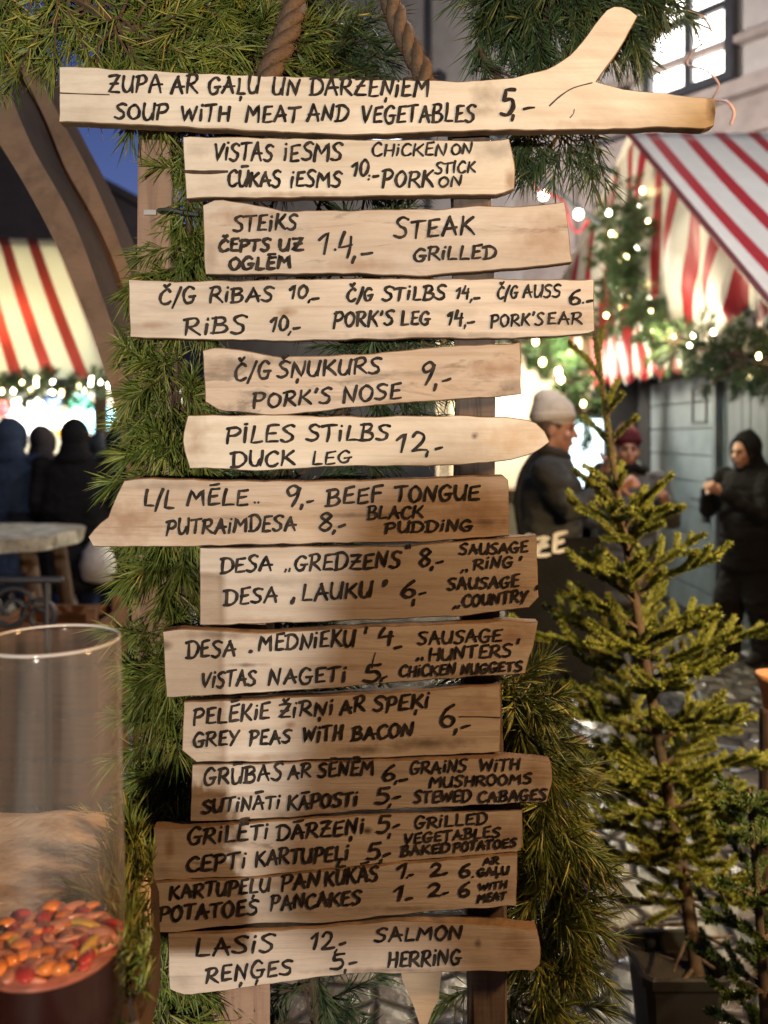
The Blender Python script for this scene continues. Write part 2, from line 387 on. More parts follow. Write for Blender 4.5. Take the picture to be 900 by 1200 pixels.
# ------------------------------------------------------------------ menu boards
BOARD_Y = 1.30
def board(label, outline, Y, tiltx, words, mat, seed, cracks=(), thick=0.022, pen=3.25, jit=1.15, name='menu_board'):
    rnd = random.Random(seed)
    xs = [p[0] for p in outline]; ys = [p[1] for p in outline]
    c = P((min(xs)+max(xs))/2, (min(ys)+max(ys))/2, Y)
    nrm = Vector((0, -1, 0)); nrm.rotate(Matrix.Rotation(math.radians(tiltx), 3, 'X')); nrm.rotate(Matrix.Rotation(math.radians(rnd.uniform(-1.2, 1.2)), 3, 'Z'))
    eye = Vector((0, 0, EYE))
    def hit(px, py, lift=0.0):
        d = P(px, py, 1.0) - eye
        t = ((c + nrm*lift) - eye).dot(nrm)/d.dot(nrm); return eye + d*t
    # densify and roughen the outline
    pts = []
    m = len(outline)
    for i in range(m):
        a = Vector((*outline[i], 0)); b = Vector((*outline[(i+1) % m], 0)); n = max(1, int((b-a).length/9))
        for k in range(n): pts.append(a.lerp(b, k/n) + Vector((rnd.uniform(-jit, jit)*.6, rnd.uniform(-jit, jit), 0)))
    sm = []
    n = len(pts)
    for i in range(n):
        a, b = (pts[i]-pts[i-1]).normalized(), (pts[(i+1) % n]-pts[i]).normalized()
        sm.append(pts[i] if a.dot(b) < .80 else pts[i]*.6 + pts[i-1]*.2 + pts[(i+1) % n]*.2)
    pts = sm
    area = sum(pts[i].x*pts[(i+1) % n].y - pts[(i+1) % n].x*pts[i].y for i in range(n))
    sg = 1 if area > 0 else -1
    ins = []
    for i in range(n):
        t = (pts[(i+1) % n]-pts[i-1]).normalized(); ins.append(pts[i] + Vector((-t.y, t.x, 0))*sg*1.1)
    ring0 = [hit(p.x, p.y) for p in ins]
    ring1 = [hit(p.x, p.y) - nrm*0.0014 for p in pts]
    ring2 = [hit(p.x, p.y) - nrm*thick for p in pts]
    V = ring0 + ring1 + ring2; Fc = []; mi = []
    tri = tessellate_polygon([[Vector((p.x, p.y, 0)) for p in ins]])
    for t in tri: Fc.append(tuple(t)); mi.append(0)
    for i in range(n):
        j = (i+1) % n
        Fc.append((i, j, n+j, n+i)); mi.append(1)
        Fc.append((n+i, n+j, 2*n+j, 2*n+i)); mi.append(1)
    for t in tri: Fc.append(tuple(2*n+k for k in t[::-1])); mi.append(1)
    root = obj(name, V, Fc, mat, None, c, mats=[mat, M['edge']], midx=mi)
    bm = bmesh.new(); bm.from_mesh(root.data); bmesh.ops.recalc_face_normals(bm, faces=bm.faces); bm.to_mesh(root.data); bm.free()
    tag(root, label, 'menu board', 'hand-lettered wooden menu boards')
    LV = []; LF = []; k = 0
    for wd in words:
        txt, x0, y0, x1, y1, h = wd[:6]
        hw = (wd[6] if len(wd) > 6 else (pen if h > 14.5 else pen*.82))/2
        for st in word_strokes(txt, x0, y0, x1, y1, h, rnd):
            v, f = ribbon(st, hw, rnd); b = len(LV); k += 1
            LV += [hit(q.x, q.y, 0.0005 + 0.000004*k) for q in v]; LF += [tuple(i+b for i in q) for q in f]
    if LV: obj('lettering', LV, LF, M['ink'], root)
    for cr in cracks:
        v, f = ribbon(catmull([Vector((*q, 0)) for q in cr[1]], 4), cr[0]/2, rnd)
        obj('crack', [hit(q.x, q.y, 0.0003) for q in v], f, M['crack'], root)
    return root

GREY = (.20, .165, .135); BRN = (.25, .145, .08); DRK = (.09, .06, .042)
def add_stains_shade(mat, lst, c0, Y):
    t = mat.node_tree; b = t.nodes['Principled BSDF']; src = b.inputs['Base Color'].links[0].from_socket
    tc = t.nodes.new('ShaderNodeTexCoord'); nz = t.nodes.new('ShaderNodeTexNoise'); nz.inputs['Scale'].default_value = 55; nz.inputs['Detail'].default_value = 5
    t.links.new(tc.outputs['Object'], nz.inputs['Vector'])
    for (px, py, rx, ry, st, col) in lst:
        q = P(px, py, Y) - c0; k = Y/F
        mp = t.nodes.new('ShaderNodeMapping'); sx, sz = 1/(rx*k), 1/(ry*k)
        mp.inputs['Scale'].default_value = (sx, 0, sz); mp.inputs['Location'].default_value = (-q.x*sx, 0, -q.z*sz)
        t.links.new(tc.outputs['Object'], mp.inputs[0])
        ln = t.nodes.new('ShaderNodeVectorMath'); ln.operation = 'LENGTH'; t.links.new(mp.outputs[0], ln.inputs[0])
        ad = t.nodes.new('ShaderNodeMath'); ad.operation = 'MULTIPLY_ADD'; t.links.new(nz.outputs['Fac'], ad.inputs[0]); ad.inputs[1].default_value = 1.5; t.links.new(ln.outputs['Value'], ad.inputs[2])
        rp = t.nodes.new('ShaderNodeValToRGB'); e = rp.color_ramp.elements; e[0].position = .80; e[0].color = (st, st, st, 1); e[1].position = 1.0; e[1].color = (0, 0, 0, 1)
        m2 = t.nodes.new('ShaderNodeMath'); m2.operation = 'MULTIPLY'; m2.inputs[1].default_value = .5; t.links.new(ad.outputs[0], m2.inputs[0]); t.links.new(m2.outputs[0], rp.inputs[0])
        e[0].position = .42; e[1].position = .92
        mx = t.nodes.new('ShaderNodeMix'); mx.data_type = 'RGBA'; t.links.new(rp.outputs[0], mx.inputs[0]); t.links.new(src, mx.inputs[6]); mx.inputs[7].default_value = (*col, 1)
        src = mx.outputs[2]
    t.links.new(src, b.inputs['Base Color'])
STAINS_SHADE = {  # brown patches at most right ends paint in shade; the rest are stains
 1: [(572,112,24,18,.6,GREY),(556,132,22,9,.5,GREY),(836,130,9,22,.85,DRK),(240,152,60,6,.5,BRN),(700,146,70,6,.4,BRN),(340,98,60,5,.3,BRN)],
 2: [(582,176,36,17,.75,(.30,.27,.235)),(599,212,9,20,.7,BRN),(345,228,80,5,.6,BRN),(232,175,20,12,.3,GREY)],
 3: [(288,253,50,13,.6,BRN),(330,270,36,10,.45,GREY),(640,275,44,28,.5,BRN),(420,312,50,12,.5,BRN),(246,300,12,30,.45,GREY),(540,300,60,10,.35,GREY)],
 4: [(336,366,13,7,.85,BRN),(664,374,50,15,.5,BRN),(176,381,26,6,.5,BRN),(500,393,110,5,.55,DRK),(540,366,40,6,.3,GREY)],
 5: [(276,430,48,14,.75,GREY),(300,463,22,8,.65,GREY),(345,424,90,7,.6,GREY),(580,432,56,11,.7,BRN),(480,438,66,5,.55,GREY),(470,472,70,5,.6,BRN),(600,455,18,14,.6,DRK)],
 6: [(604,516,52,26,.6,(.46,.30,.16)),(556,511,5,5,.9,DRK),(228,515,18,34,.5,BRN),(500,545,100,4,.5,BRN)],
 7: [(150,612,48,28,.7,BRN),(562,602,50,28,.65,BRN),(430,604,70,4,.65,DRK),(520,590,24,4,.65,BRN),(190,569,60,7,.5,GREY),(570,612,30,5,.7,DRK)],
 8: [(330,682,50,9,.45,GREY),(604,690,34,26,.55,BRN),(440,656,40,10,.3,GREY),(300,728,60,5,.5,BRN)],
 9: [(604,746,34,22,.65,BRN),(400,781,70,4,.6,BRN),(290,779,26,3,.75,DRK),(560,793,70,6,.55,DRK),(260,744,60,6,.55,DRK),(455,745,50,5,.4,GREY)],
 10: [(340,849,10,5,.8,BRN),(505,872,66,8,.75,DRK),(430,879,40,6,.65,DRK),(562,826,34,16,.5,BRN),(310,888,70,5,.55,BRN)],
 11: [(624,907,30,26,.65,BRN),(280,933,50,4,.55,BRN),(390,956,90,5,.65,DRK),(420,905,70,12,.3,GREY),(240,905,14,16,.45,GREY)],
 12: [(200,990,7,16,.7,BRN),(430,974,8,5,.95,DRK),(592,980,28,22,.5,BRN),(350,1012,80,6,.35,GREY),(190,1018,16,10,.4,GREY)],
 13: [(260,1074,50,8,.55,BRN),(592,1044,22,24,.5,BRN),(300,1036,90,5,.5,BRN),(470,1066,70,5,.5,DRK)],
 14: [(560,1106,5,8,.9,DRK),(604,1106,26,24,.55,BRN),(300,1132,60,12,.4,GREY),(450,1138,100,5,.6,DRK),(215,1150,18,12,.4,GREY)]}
def wb(i, light, dark, **kw): return wood('board_wood_%d' % i, light, dark, seed=i*1.37, **kw)
CREAM = (0.67, 0.63, 0.55); CREAM_D = (0.56, 0.505, 0.42)
PINK = (0.57, 0.52, 0.465); PINK_D = (0.44, 0.385, 0.335)
B = {}
B[1] = board('long pale menu board ending in a forked branch, soup with meat and vegetables, topmost board',
 [(69,77),(200,84),(430,93),(545,95),(600,91),(640,82),(668,66),(690,38),(711,11),(720,6),(738,9),(747,18),(744,27),(722,64),(698,95),(730,104),(790,110),(838,116),(840,130),(837,147),(826,152),(780,149),(700,152),(560,153),(420,158),(330,155),(200,148),(69,142)],
 1.292, 0, [('ZUPA',127,108,190,108,20),('AR',201,109,232,109,20),('GAĻU',244,110,304,110,19),('UN',319,111,351,111,19),('DĀRZEŅiEM',364,111,503,113,20),
 ('SOUP',135,139,197,140,18),('WiTH',213,142,269,142,18),('MEAT',288,144,351,143,19),('AND',360,142,408,142,19),('VEGETABLES',424,144,557,142,20),
 ('5',587,134,604,134,32,4.6),(',',600,136,604,136,24),('-',612,134,627,133,22)],
 wb(1, CREAM, CREAM_D, blot=.18, smear_at=.74), 11, cracks=[(1.6,[(70,109),(95,110),(128,111)]),(1.5,[(644,124),(656,113),(672,103),(694,97)]),(1.0,[(668,138),(672,133),(673,128)])])
B[2] = board('short cream menu board split at its left end, chicken and pork on a stick',
 [(214,160),(400,163),(500,164),(560,166),(596,163),(600,178),(604,192),(603,222),(590,228),(430,230),(300,232),(218,232)],
 1.298, 1, [('ViSTAS',251,188,320,188,20),('iESMS',332,189,401,188,20),('CHiCKEN',436,183,523,182,14),('ON',529,181,553,180,12),
 ('CŪKAS',267,219,329,219,18),('iESMS',340,219,400,219,18),('10',412,207,432,207,18),(':',431,208,436,208,14),('-',436,212,444,211,16),('PORK',448,220,508,218,19),('STICK',510,204,557,201,13),('ON',514,219,541,217,11)],
 wb(2, CREAM, CREAM_D, blot=.22, smear_at=.70), 12, cracks=[(4.0,[(217,201),(240,202),(266,201)])])
B[3] = board('wide menu board with a wavy top edge, steak grilled on coals',
 [(237,240),(252,233),(290,238),(330,247),(420,246),(520,245),(560,240),(600,243),(662,237),(666,262),(670,308),(640,312),(560,318),(500,324),(420,321),(240,322)],
 1.302, 1, [('STEiKS',274,271,348,269,17),('ČEPTS',257,294,316,294,14,3.9),('UZ',327,294,355,293,14,3.9),('OGLĒM',269,316,341,314,14,3.9),
 ('1',373,297,388,296,24),('·',391,296,396,296,20),('4',397,300,413,299,28),(',',413,303,418,302,22),('-',421,303,437,301,18),('STEAK',463,279,556,275,21),('GRiLLED',485,306,581,302,15)],
 wb(3, PINK, PINK_D, blot=.5, smear_at=.60), 13)
B[4] = board("long squared menu board listing ribs, pork's leg and pork's ear in two lines",
 [(150,327),(205,330),(300,328),(420,326),(560,327),(696,327),(697,388),(690,392),(600,397),(500,396),(330,400),(152,396)],
 1.296, 2, [('Č/G',187,357,229,355,18),('RiBAS',246,355,320,352,17),('10',339,350,361,350,16),(',',361,351,365,351,14),('-',364,354,375,354,16),
 ('RiBS',216,393,288,390,20),('10',317,388,338,387,17),(',',338,389,342,389,14),('-',342,390,352,389,16),
 ('Č/G',407,353,437,351,15),('STiLBS',449,352,522,350,15),('14',534,350,550,349,14),(',',551,351,554,351,12),('-',554,354,563,354,16),('Č/G',583,351,607,349,14),('AUSS',613,349,657,347,14),('6',667,356,681,356,17),('.',682,356,685,356,14),('-',686,358,695,358,16),
 ("PORK'S",391,384,461,381,17),('LEG',470,381,504,380,15),('14',524,381,543,380,16),(',',544,382,547,382,14),('-',547,383,557,382,16),("PORK'S",575,383,637,380,14),('EAR',641,380,682,380,13)],
 wb(4, (0.62,0.555,0.475), PINK_D, blot=.25), 14)
B[5] = board("grey-stained menu board with a bowed lower edge, pork's nose",
 [(238,410),(252,405),(330,418),(430,415),(520,405),(610,402),(611,462),(570,466),(450,474),(330,487),(255,482),(240,470)],
 1.300, 1, [('Č/G',275,446,317,443,19),('ŠŅUKURS',325,443,446,437,17),("PORK'S",297,478,388,473,17),('NOSE',402,472,470,466,18),('9',493,449,510,449,26),(',',509,451,513,451,22),('-',517,452,529,450,18)],
 wb(5, (0.54,0.47,0.405), (0.36,0.28,0.21), blot=.7, smear_at=.55), 15)
B[6] = board('smooth pale menu board with a rounded right tip, duck leg',
 [(220,487),(300,486),(420,488),(520,487),(590,488),(628,494),(641,506),(644,518),(634,528),(600,540),(520,546),(380,547),(300,552),(222,548),(216,530),(213,515)],
 1.294, 0, [('PĪLES',266,519,345,517,19),('STiLBS',360,517,456,515,18),('DUCK',272,547,345,545,18),('LEG',366,544,411,542,14),('1',464,530,476,530,22),('2',482,530,501,529,22),(',',500,530,504,530,18),('-',509,532,519,531,18)],
 wb(6, (0.69,0.635,0.54), (0.56,0.49,0.39), blot=.15, smear_at=.75), 16)
B[7] = board('brown-tinged menu board with a broken left end, beef tongue and black pudding',
 [(145,562),(160,560),(300,564),(430,563),(590,556),(596,562),(597,628),(500,635),(360,637),(200,641),(108,641),(103,630),(116,612),(126,606),(133,588)],
 1.298, 2, [('L/L',170,593,204,596,20),('MĒLE',220,593,291,591,18),('..',298,590,305,589,14),('9',335,592,353,591,22),(',',352,592,356,592,16),('-',359,593,368,592,18),('BEEF',383,592,449,587,18),('TONGUE',463,588,562,585,17),
 ('PUTRAiMDESA',195,627,347,621,17),('8',373,622,390,621,19),(',',390,622,394,622,16),('-',396,622,405,620,18),('BLACK',431,609,496,606,14),('PUDDiNG',452,624,554,622,12)],
 wb(7, (0.52,0.43,0.35), (0.34,0.24,0.16), blot=.6, smear_at=.60), 17)
B[8] = board('tall plain menu board, ring sausage and country sausage',
 [(234,642),(330,641),(480,640),(560,632),(629,628),(631,700),(620,712),(540,722),(400,728),(234,733)],
 1.302, 1, [('DESA',259,672,319,669,17),('„',334,668,341,668,14),('GREDZENS',345,670,470,664,18),('”',474,659,482,658,18),('8',491,664,506,663,19),(',',505,664,509,664,15),('-',511,665,520,664,18),
 ('SAUSAGE',539,650,619,647,12),('„',541,669,550,668,12),('RiNG',556,667,601,664,12),("'",608,668,612,667,14),('DESA',263,709,325,706,18),(',',342,703,347,702,18,4.6),('LAUKU',354,705,436,699,18),("'",447,702,453,701,20,4.6),
 ('6',471,700,488,699,19),(',',484,704,488,703,20),('-',492,701,500,700,18),('SAUSAGE',525,691,609,687,13),('„',532,711,541,710,12),('COUNTRY',543,711,619,705,13),("'",627,704,631,703,14)],
 wb(8, PINK, PINK_D, blot=.4, smear_at=.63), 18)
B[9] = board('menu board with a ragged right end, hunters sausage and chicken nuggets',
 [(190,740),(210,737),(300,742),(420,735),(520,732),(600,727),(630,730),(627,745),(626,760),(619,772),(616,790),(500,797),(400,806),(260,815),(195,818)],
 1.297, 2, [('DESA',219,771,276,768,18),('.',292,765,296,764,16,5.5),('MEDNiEKU',303,763,416,757,18),("'",426,758,431,757,18),('4',443,756,461,755,20),('-',462,765,472,764,18),('SAUSAGE',490,755,588,751,14),('„',488,772,498,771,14),('HUNTERS',503,774,600,769,14),("'",604,768,609,767,16),
 ('ViSTAS',237,806,300,802,17),('NAGETi',314,803,406,798,17),('5',426,799,447,798,20),(':',444,801,449,800,16),('-',447,800,454,799,18),('CHiCKEN',469,793,534,790,12),('NUGGETS',541,790,612,786,11)],
 wb(9, PINK, PINK_D, blot=.5, smear_at=.60), 19, cracks=[(1.6,[(440,765),(437,775),(436,783)])])
B[10] = board('menu board, grey peas with bacon, with one large six beside the words',
 [(215,822),(300,820),(440,812),(586,803),(587,840),(586,882),(480,887),(330,892),(230,894),(213,880)],
 1.301, 1, [('PELĒKiE',227,849,316,842,18),('ŽiRŅi',326,841,391,837,16),('AR',399,837,428,833,17),('SPEĶi',438,834,503,829,17),('GREY',227,875,280,872,16),('PEAS',292,873,341,870,16),('WiTH',355,870,402,866,16),('BACON',413,868,484,862,15),
 ('6',515,853,534,852,26),(',',533,855,537,854,20),('-',540,858,552,856,18)],
 wb(10, PINK, PINK_D, blot=.45, smear_at=.60), 20, cracks=[(1.6,[(538,840),(560,840),(586,841)])])
B[11] = board('menu board, grains with mushrooms and stewed cabbages',
 [(225,896),(330,894),(480,890),(600,888),(645,892),(649,915),(640,940),(560,944),(430,950),(320,960),(222,963)],
 1.299, 1, [('GRŪBAS',239,921,331,914,19),('AR',338,913,364,911,16),('SĒNĒM',373,911,438,907,16),('6',449,915,464,914,19),(',',463,916,467,916,14),('-',467,920,478,919,18),('GRAiNS',481,907,547,904,14),('WiTH',563,904,609,902,13),('MUSHROOMS',504,923,623,918,12),
 ('SUTiNĀTi',238,953,328,947,15),('KĀPOSTi',337,949,419,944,16),('5',441,942,457,941,18),(',',456,943,460,943,14),('-',460,942,470,940,18),('STEWED',486,941,552,938,13),('CABAGES',561,940,641,937,12)],
 wb(11, PINK, PINK_D, blot=.5, smear_at=.62), 21)
B[12] = board('menu board, grilled vegetables and baked potatoes, butted against the pancake board below',
 [(180,972),(260,966),(430,955),(612,948),(612,994),(606,999),(480,1009),(300,1027),(178,1032.5)],
 1.301, 1, [('GRiLĒTi',221,990,315,983,18),('DĀRZEŅi',325,985,427,976,17),('5',441,976,457,975,19),(',',455,978,459,977,16),('-',460,975,469,973,18),('GRiLLED',486,971,571,965,13),('VEGETABLES',474,989,586,980,11),
 ('CEPTi',220,1021,288,1016,17),('KARTUPEĻi',299,1015,409,1007,17),('5',431,1008,446,1007,18),(',',445,1009,449,1008,14),('-',449,1007,458,1005,18),('BAKED',470,1003,527,998,11),('POTATOES',532,998,605,992,10)],
 wb(12, PINK, PINK_D, blot=.5, smear_at=.60), 22)
B[13] = board('menu board, potato pancakes with three prices and meat option',
 [(172,1034.5),(300,1029),(480,1011),(606,1001),(606,1030),(605,1062),(540,1066),(440,1075),(380,1083),(300,1082),(200,1094),(176,1092)],
 1.297, 1, [('KARTUPEĻU',199,1054,316,1045,16),('PAN',330,1044,374,1039,17),('KŪKĀS',381,1038,443,1032,17),('1',465,1029,477,1028,17),('.',476,1029,479,1028,12),('-',479,1030,485,1029,16),('2',504,1027,518,1026,15),('-',518,1029,525,1028,16),('6',539,1027,552,1026,15),('.',553,1028,556,1028,12),('AR',567,1014,585,1012,8,2.6),('GAĻU',560,1027,596,1024,9,2.8),
 ('POTATOES',187,1080,302,1071,17),('PANCAKES',317,1067,423,1059,16),('1',462,1056,475,1055,18),('-',476,1058,484,1057,16),('2',502,1051,517,1050,16),('-',518,1052,526,1051,16),('6',538,1051,551,1050,16),('WiTH',562,1043,594,1040,8,2.6),('MEAT',560,1058,593,1054,9,2.8)],
 wb(13, PINK, PINK_D, blot=.35), 23)
B[14] = board('lowest menu board with bowed edges, salmon and herring',
 [(196,1095),(330,1090),(470,1078),(560,1083),(630,1090),(634,1110),(633,1130),(625,1138),(500,1140),(400,1142),(330,1152),(215,1167),(198,1160)],
 1.297, 2, [('LASiS',230,1120,321,1115,20),('12',364,1113,392,1111,19),(',',392,1113,396,1113,14),('-',397,1112,406,1111,18),('SALMON',440,1104,542,1100,16),('REŅĢES',241,1152,342,1142,18),('5',387,1136,404,1135,19),(',',403,1137,407,1137,14),('-',408,1136,419,1134,18),('HERRiNG',454,1134,540,1130,17)],
 wb(14, (0.57,0.49,0.42), PINK_D, blot=.3), 24)

for i_, l_ in STAINS_SHADE.items(): add_stains_shade(B[i_].data.materials[0], l_, B[i_].location.copy(), B[i_].location.y)
# ------------------------------------------------------------------ posts, stake, ropes, ties
def post(label, px0, px1, Y, top_py, mat, bpx=0, rough=0.004, name='wooden_post', d=0.05):
    w = (px1-px0)/F*Y/2; xt = ((px0+px1)/2-CX)/F*Y; xb = xt + bpx/F*Y
    zt = EYE - (top_py-HZ)/F*Y
    bm = MB(); n = 14; rnd = random.Random(px0)
    rings = []
    for i in range(n+1):
        t = i/n; z = zt*t - 0.0; x = xb + (xt-xb)*t
        rings.append([(x + sx*(w+rnd.uniform(-rough, rough)), Y + sy*d/2 + rnd.uniform(-rough, rough)*.5, z) for sx, sy in ((-1,-1),(-.82,-1.08),(.82,-1.08),(1,-1),(1,1),(-1,1))])
    V = [q for r in rings for q in r]; Fc = []
    for i in range(n):
        for k in range(6): Fc.append((i*6+k, i*6+(k+1) % 6, (i+1)*6+(k+1) % 6, (i+1)*6+k))
    Fc += [tuple(range(5, -1, -1)), tuple(n*6+k for k in range(6))]
    o = obj(name, V, Fc, mat, None, (xb, Y, 0)); tag(o, label, 'post'); return o
post('pinkish brown squared post left of the menu boards', 166, 205, 1.42, -60, M['post'], bpx=4)
post('grey weathered post behind the right half of the boards', 527, 571, 1.36, 120, M['post_dark'], bpx=30, d=0.06)
post('rough log post behind the lower left half of the boards', 252, 316, 1.39, 640, M['post'], rough=0.006, d=0.06)
sv, sf = [], []
o2 = [(466,1120),(520,1120),(516,1150),(514,1172),(506,1186),(500,1204),(492,1202),(486,1182),(472,1150)]
st = MB()
n = len(o2); st.add([P(x, y, 1.325) for x, y in o2] + [P(x, y, 1.325)+Vector((0, .018, 0)) for x, y in o2],
   [tuple(range(n)), tuple(range(2*n-1, n-1, -1))] + [(i, (i+1) % n, n+(i+1) % n, n+i) for i in range(n)])
tag(st.obj('pointed_slat', wb(15, (0.40,0.29,0.19), (0.24,0.16,0.10)), None, P(493,1120,1.325)), 'pointed pale wooden slat hanging tip down below the lowest board', 'wooden slat')

def twisted(name, label, pts, r, mat, cat):
    c = catmull(pts, 14); mb = MB(); L = 0; acc = [0]
    for i in range(1, len(c)): L += (c[i]-c[i-1]).length; acc.append(L)
    for k in range(3):
        q = []
        for i, p in enumerate(c):
            t = (c[min(i+1, len(c)-1)]-c[max(0, i-1)]).normalized(); u = t.cross(Vector((0, 1, 0))).normalized(); w = t.cross(u)
            a = acc[i]*62 + k*2*PI/3; q.append(p + (u*math.cos(a)+w*math.sin(a))*r*.55)
        mb.loft(q, [r*.62]*len(q), 8)
    # loose fibres
    rnd = random.Random(len(label))
    for i in range(520):
        p = c[rnd.randrange(len(c))]; a = rnd.uniform(0, 2*PI); d = Vector((math.cos(a), math.sin(a)*.5, rnd.uniform(-.6, .6))).normalized()
        q = p + d*r*.95; e = q + d*rnd.uniform(.004, .016) + Vector((rnd.uniform(-.006,.006), 0, rnd.uniform(-.008,.008))); s = Vector((.0006, 0, .0005))
        mb.add([q-s, q+s, e], [(0, 1, 2)])
    return tag(mb.obj(name, mat, None, pts[0], smooth=True), label, cat)
twisted('hanging_rope', 'thick twisted jute rope rising behind the word GALU of the top board', [P(308,112,1.335), P(318,80,1.34), P(334,45,1.35), P(347,0,1.36), P(352,-60,1.37)], .0175, M['rope'], 'rope')
twisted('hanging_rope', 'thick twisted jute rope rising behind the middle of the top board, nearer the forked end', [P(500,112,1.335), P(494,82,1.34), P(475,45,1.35), P(458,0,1.36), P(448,-60,1.37)], .0155, M['rope'], 'rope')
M['black'] = plain('black_rubber', (0.012, 0.012, 0.013), 0.5, bump=0)
M['steel'] = plain('steel', (0.45, 0.42, 0.40), 0.35, metal=1.0, bump=0)
tie = MB().loft([P(186,247,1.385), P(200,246,1.384), P(216,250,1.385), P(232,252,1.39)], [.0045]*4, 6)
t = tie.obj('cable_tie', M['black'], None, P(200,246,1.385)); tag(t, 'black cable tie round the squared post under the top board', 'cable tie')
MB().box(P(176,249,1.389), (.010, .002, .004)).obj('buckle', M['steel'], t)

# ------------------------------------------------------------------ needle foliage
def unit(a): return a/np.maximum(1e-9, np.linalg.norm(a, axis=1, keepdims=True))
def needle_mesh(base, d, L, w, bend):
    """three-sided tapering curved needles; returns verts, faces"""
    n = len(base); d = unit(d)
    r = RNG.normal(size=(n, 3)); u = unit(np.cross(d, r)); v = np.cross(d, u)
    mid = base + d*L[:, None]*.55 + bend*.35*L[:, None]; tip = base + d*L[:, None] + bend*L[:, None]
    V = np.zeros((n, 7, 3))
    for k in range(3):
        a = 2*PI*k/3; o = (u*math.cos(a)+v*math.sin(a))*w[:, None]
        V[:, k] = base + o*.7; V[:, 3+k] = mid + o
    V[:, 6] = tip
    fl = []
    tmpl = [(0,1,4,3),(1,2,5,4),(2,0,3,5),(3,4,6),(4,5,6),(5,3,6)]
    off = (np.arange(n)*7)
    for t in tmpl: fl += (np.array(t)[None, :]+off[:, None]).tolist()
    return V.reshape(-1, 3), fl

def pine_shoots(shoots, per, nl=.05, w=.0011, spread=(.45, 1.15), droop=.12, ymin=None, xfront=None, zmin=None):
    """shoots: list of (origin, dir, length)"""
    Bs = []; Ds = []; Ls = []
    for (o, d, l) in shoots:
        m = per if not callable(per) else per()
        t = RNG.random(m)**.8
        o = np.array(o); d = np.array(d)/np.linalg.norm(d)
        r = RNG.normal(size=(m, 3)); perp = unit(np.cross(np.tile(d, (m, 1)), r))
        a = RNG.uniform(spread[0], spread[1], m)*(1.15-.55*t)
        D = d[None]*np.cos(a)[:, None] + perp*np.sin(a)[:, None]
        Bs.append(o[None]+d[None]*(t*l)[:, None]); Ds.append(D); Ls.append(nl*RNG.uniform(.65, 1.2, m))
    Bs = np.concatenate(Bs); Ds = np.concatenate(Ds); Ls = np.concatenate(Ls)
    if ymin is not None:
        tp_ = Bs + Ds*Ls[:, None]; k = (tp_[:, 1] > ymin) & (Bs[:, 1] > ymin)
        if xfront is not None: k &= (tp_[:, 0]/tp_[:, 1]*F+CX < xfront) | (np.minimum(tp_[:, 1], Bs[:, 1]) > 1.318)
        Bs, Ds, Ls = Bs[k], Ds[k], Ls[k]
    if zmin is not None:
        k = ((Bs + Ds*Ls[:, None])[:, 2] > zmin) & (Bs[:, 2] > zmin); Bs, Ds, Ls = Bs[k], Ds[k], Ls[k]
    n = len(Bs)
    bend = RNG.normal(size=(n, 3))*.10; bend[:, 2] -= droop
    return needle_mesh(Bs, Ds, Ls, w*RNG.uniform(.8, 1.3, n), bend)

def garland(name, label, cat, spine, n, rad, mat, per=60, nl=.048, out_dir=(0, 0, -1), jitter=.8, sl=(.05, .12), w=.0011, group=None, stem_r=.006, droop=.12, density=None, stem_mat=None, yflat=.6, ymin=1.318, xfront=None, zmin=None):
    c = catmull(spine, 12)
    root = thing(name, label, cat, spine[0], group)
    sm = MB(); sm.loft(c, [stem_r]*len(c), 6)
    sh = []
    for i in range(n):
        k = RNG.integers(0, len(c)-1); p = c[k].lerp(c[k+1], RNG.random())
        off = Vector(RNG.normal(size=3))*rad*.5; off.y *= yflat
        t = (c[k+1]-c[k]).normalized()
        d = Vector(out_dir)*.8 + off.normalized()*.9 + Vector(RNG.normal(size=3))*jitter*.6 + t*RNG.uniform(-.5, .8)
        d.y *= .7; d.normalize(); l = RNG.uniform(*sl)
        q_ = p+off
        if ymin is not None:
            q_.y = max(q_.y, ymin+.012)
            if q_.y + d.y*l < ymin+.01: d.y = abs(d.y)*.3
        if zmin is not None and max(q_.x/q_.y, (q_.x+d.x*l)/(q_.y+d.y*l))*F+CX > xfront: continue
        if xfront is not None and max(q_.x/q_.y, (q_.x+d.x*l)/(q_.y+d.y*l))*F+CX > xfront: q_.y = max(q_.y, 1.335); d.y = abs(d.y)*.3
        off = q_-p
        sh.append((p+off, d, l)); sm.loft([p, p+off, p+off+d*l*.9], [stem_r*.5, stem_r*.35, stem_r*.2], 4, cap=False)
    sm.obj('branch', stem_mat or M['bark'], root)
    V, Fc = pine_shoots(sh, per, nl, w, droop=droop, ymin=ymin, xfront=xfront, zmin=zmin)
    obj('needles', V, Fc, mat, root)
    return root, c
Yp = 1.40
garland('pine_garland', 'long green pine garland hanging down the left ends of the menu boards', 'garland',
  [P(222,285,Yp), P(212,370,Yp), P(206,470,Yp), P(214,560,Yp), P(206,680,Yp), P(208,780,Yp), P(204,880,Yp), P(206,980,Yp), P(202,1080,Yp), P(208,1190,Yp), P(215,1270,Yp)],
  290, .036, M['pine'], per=74, nl=.050, out_dir=(-.25, -.1, -.60), sl=(.035, .085), droop=.22)
garland('pine_sprig', 'thin dark pine sprig between the squared post and the second and third boards', 'pine sprig',
  [P(226,140,1.40), P(224,190,1.40), P(222,240,1.40), P(222,285,1.40)], 30, .02, M['pine'], per=50, nl=.04, out_dir=(.1, 0, -.6), sl=(.03, .06))
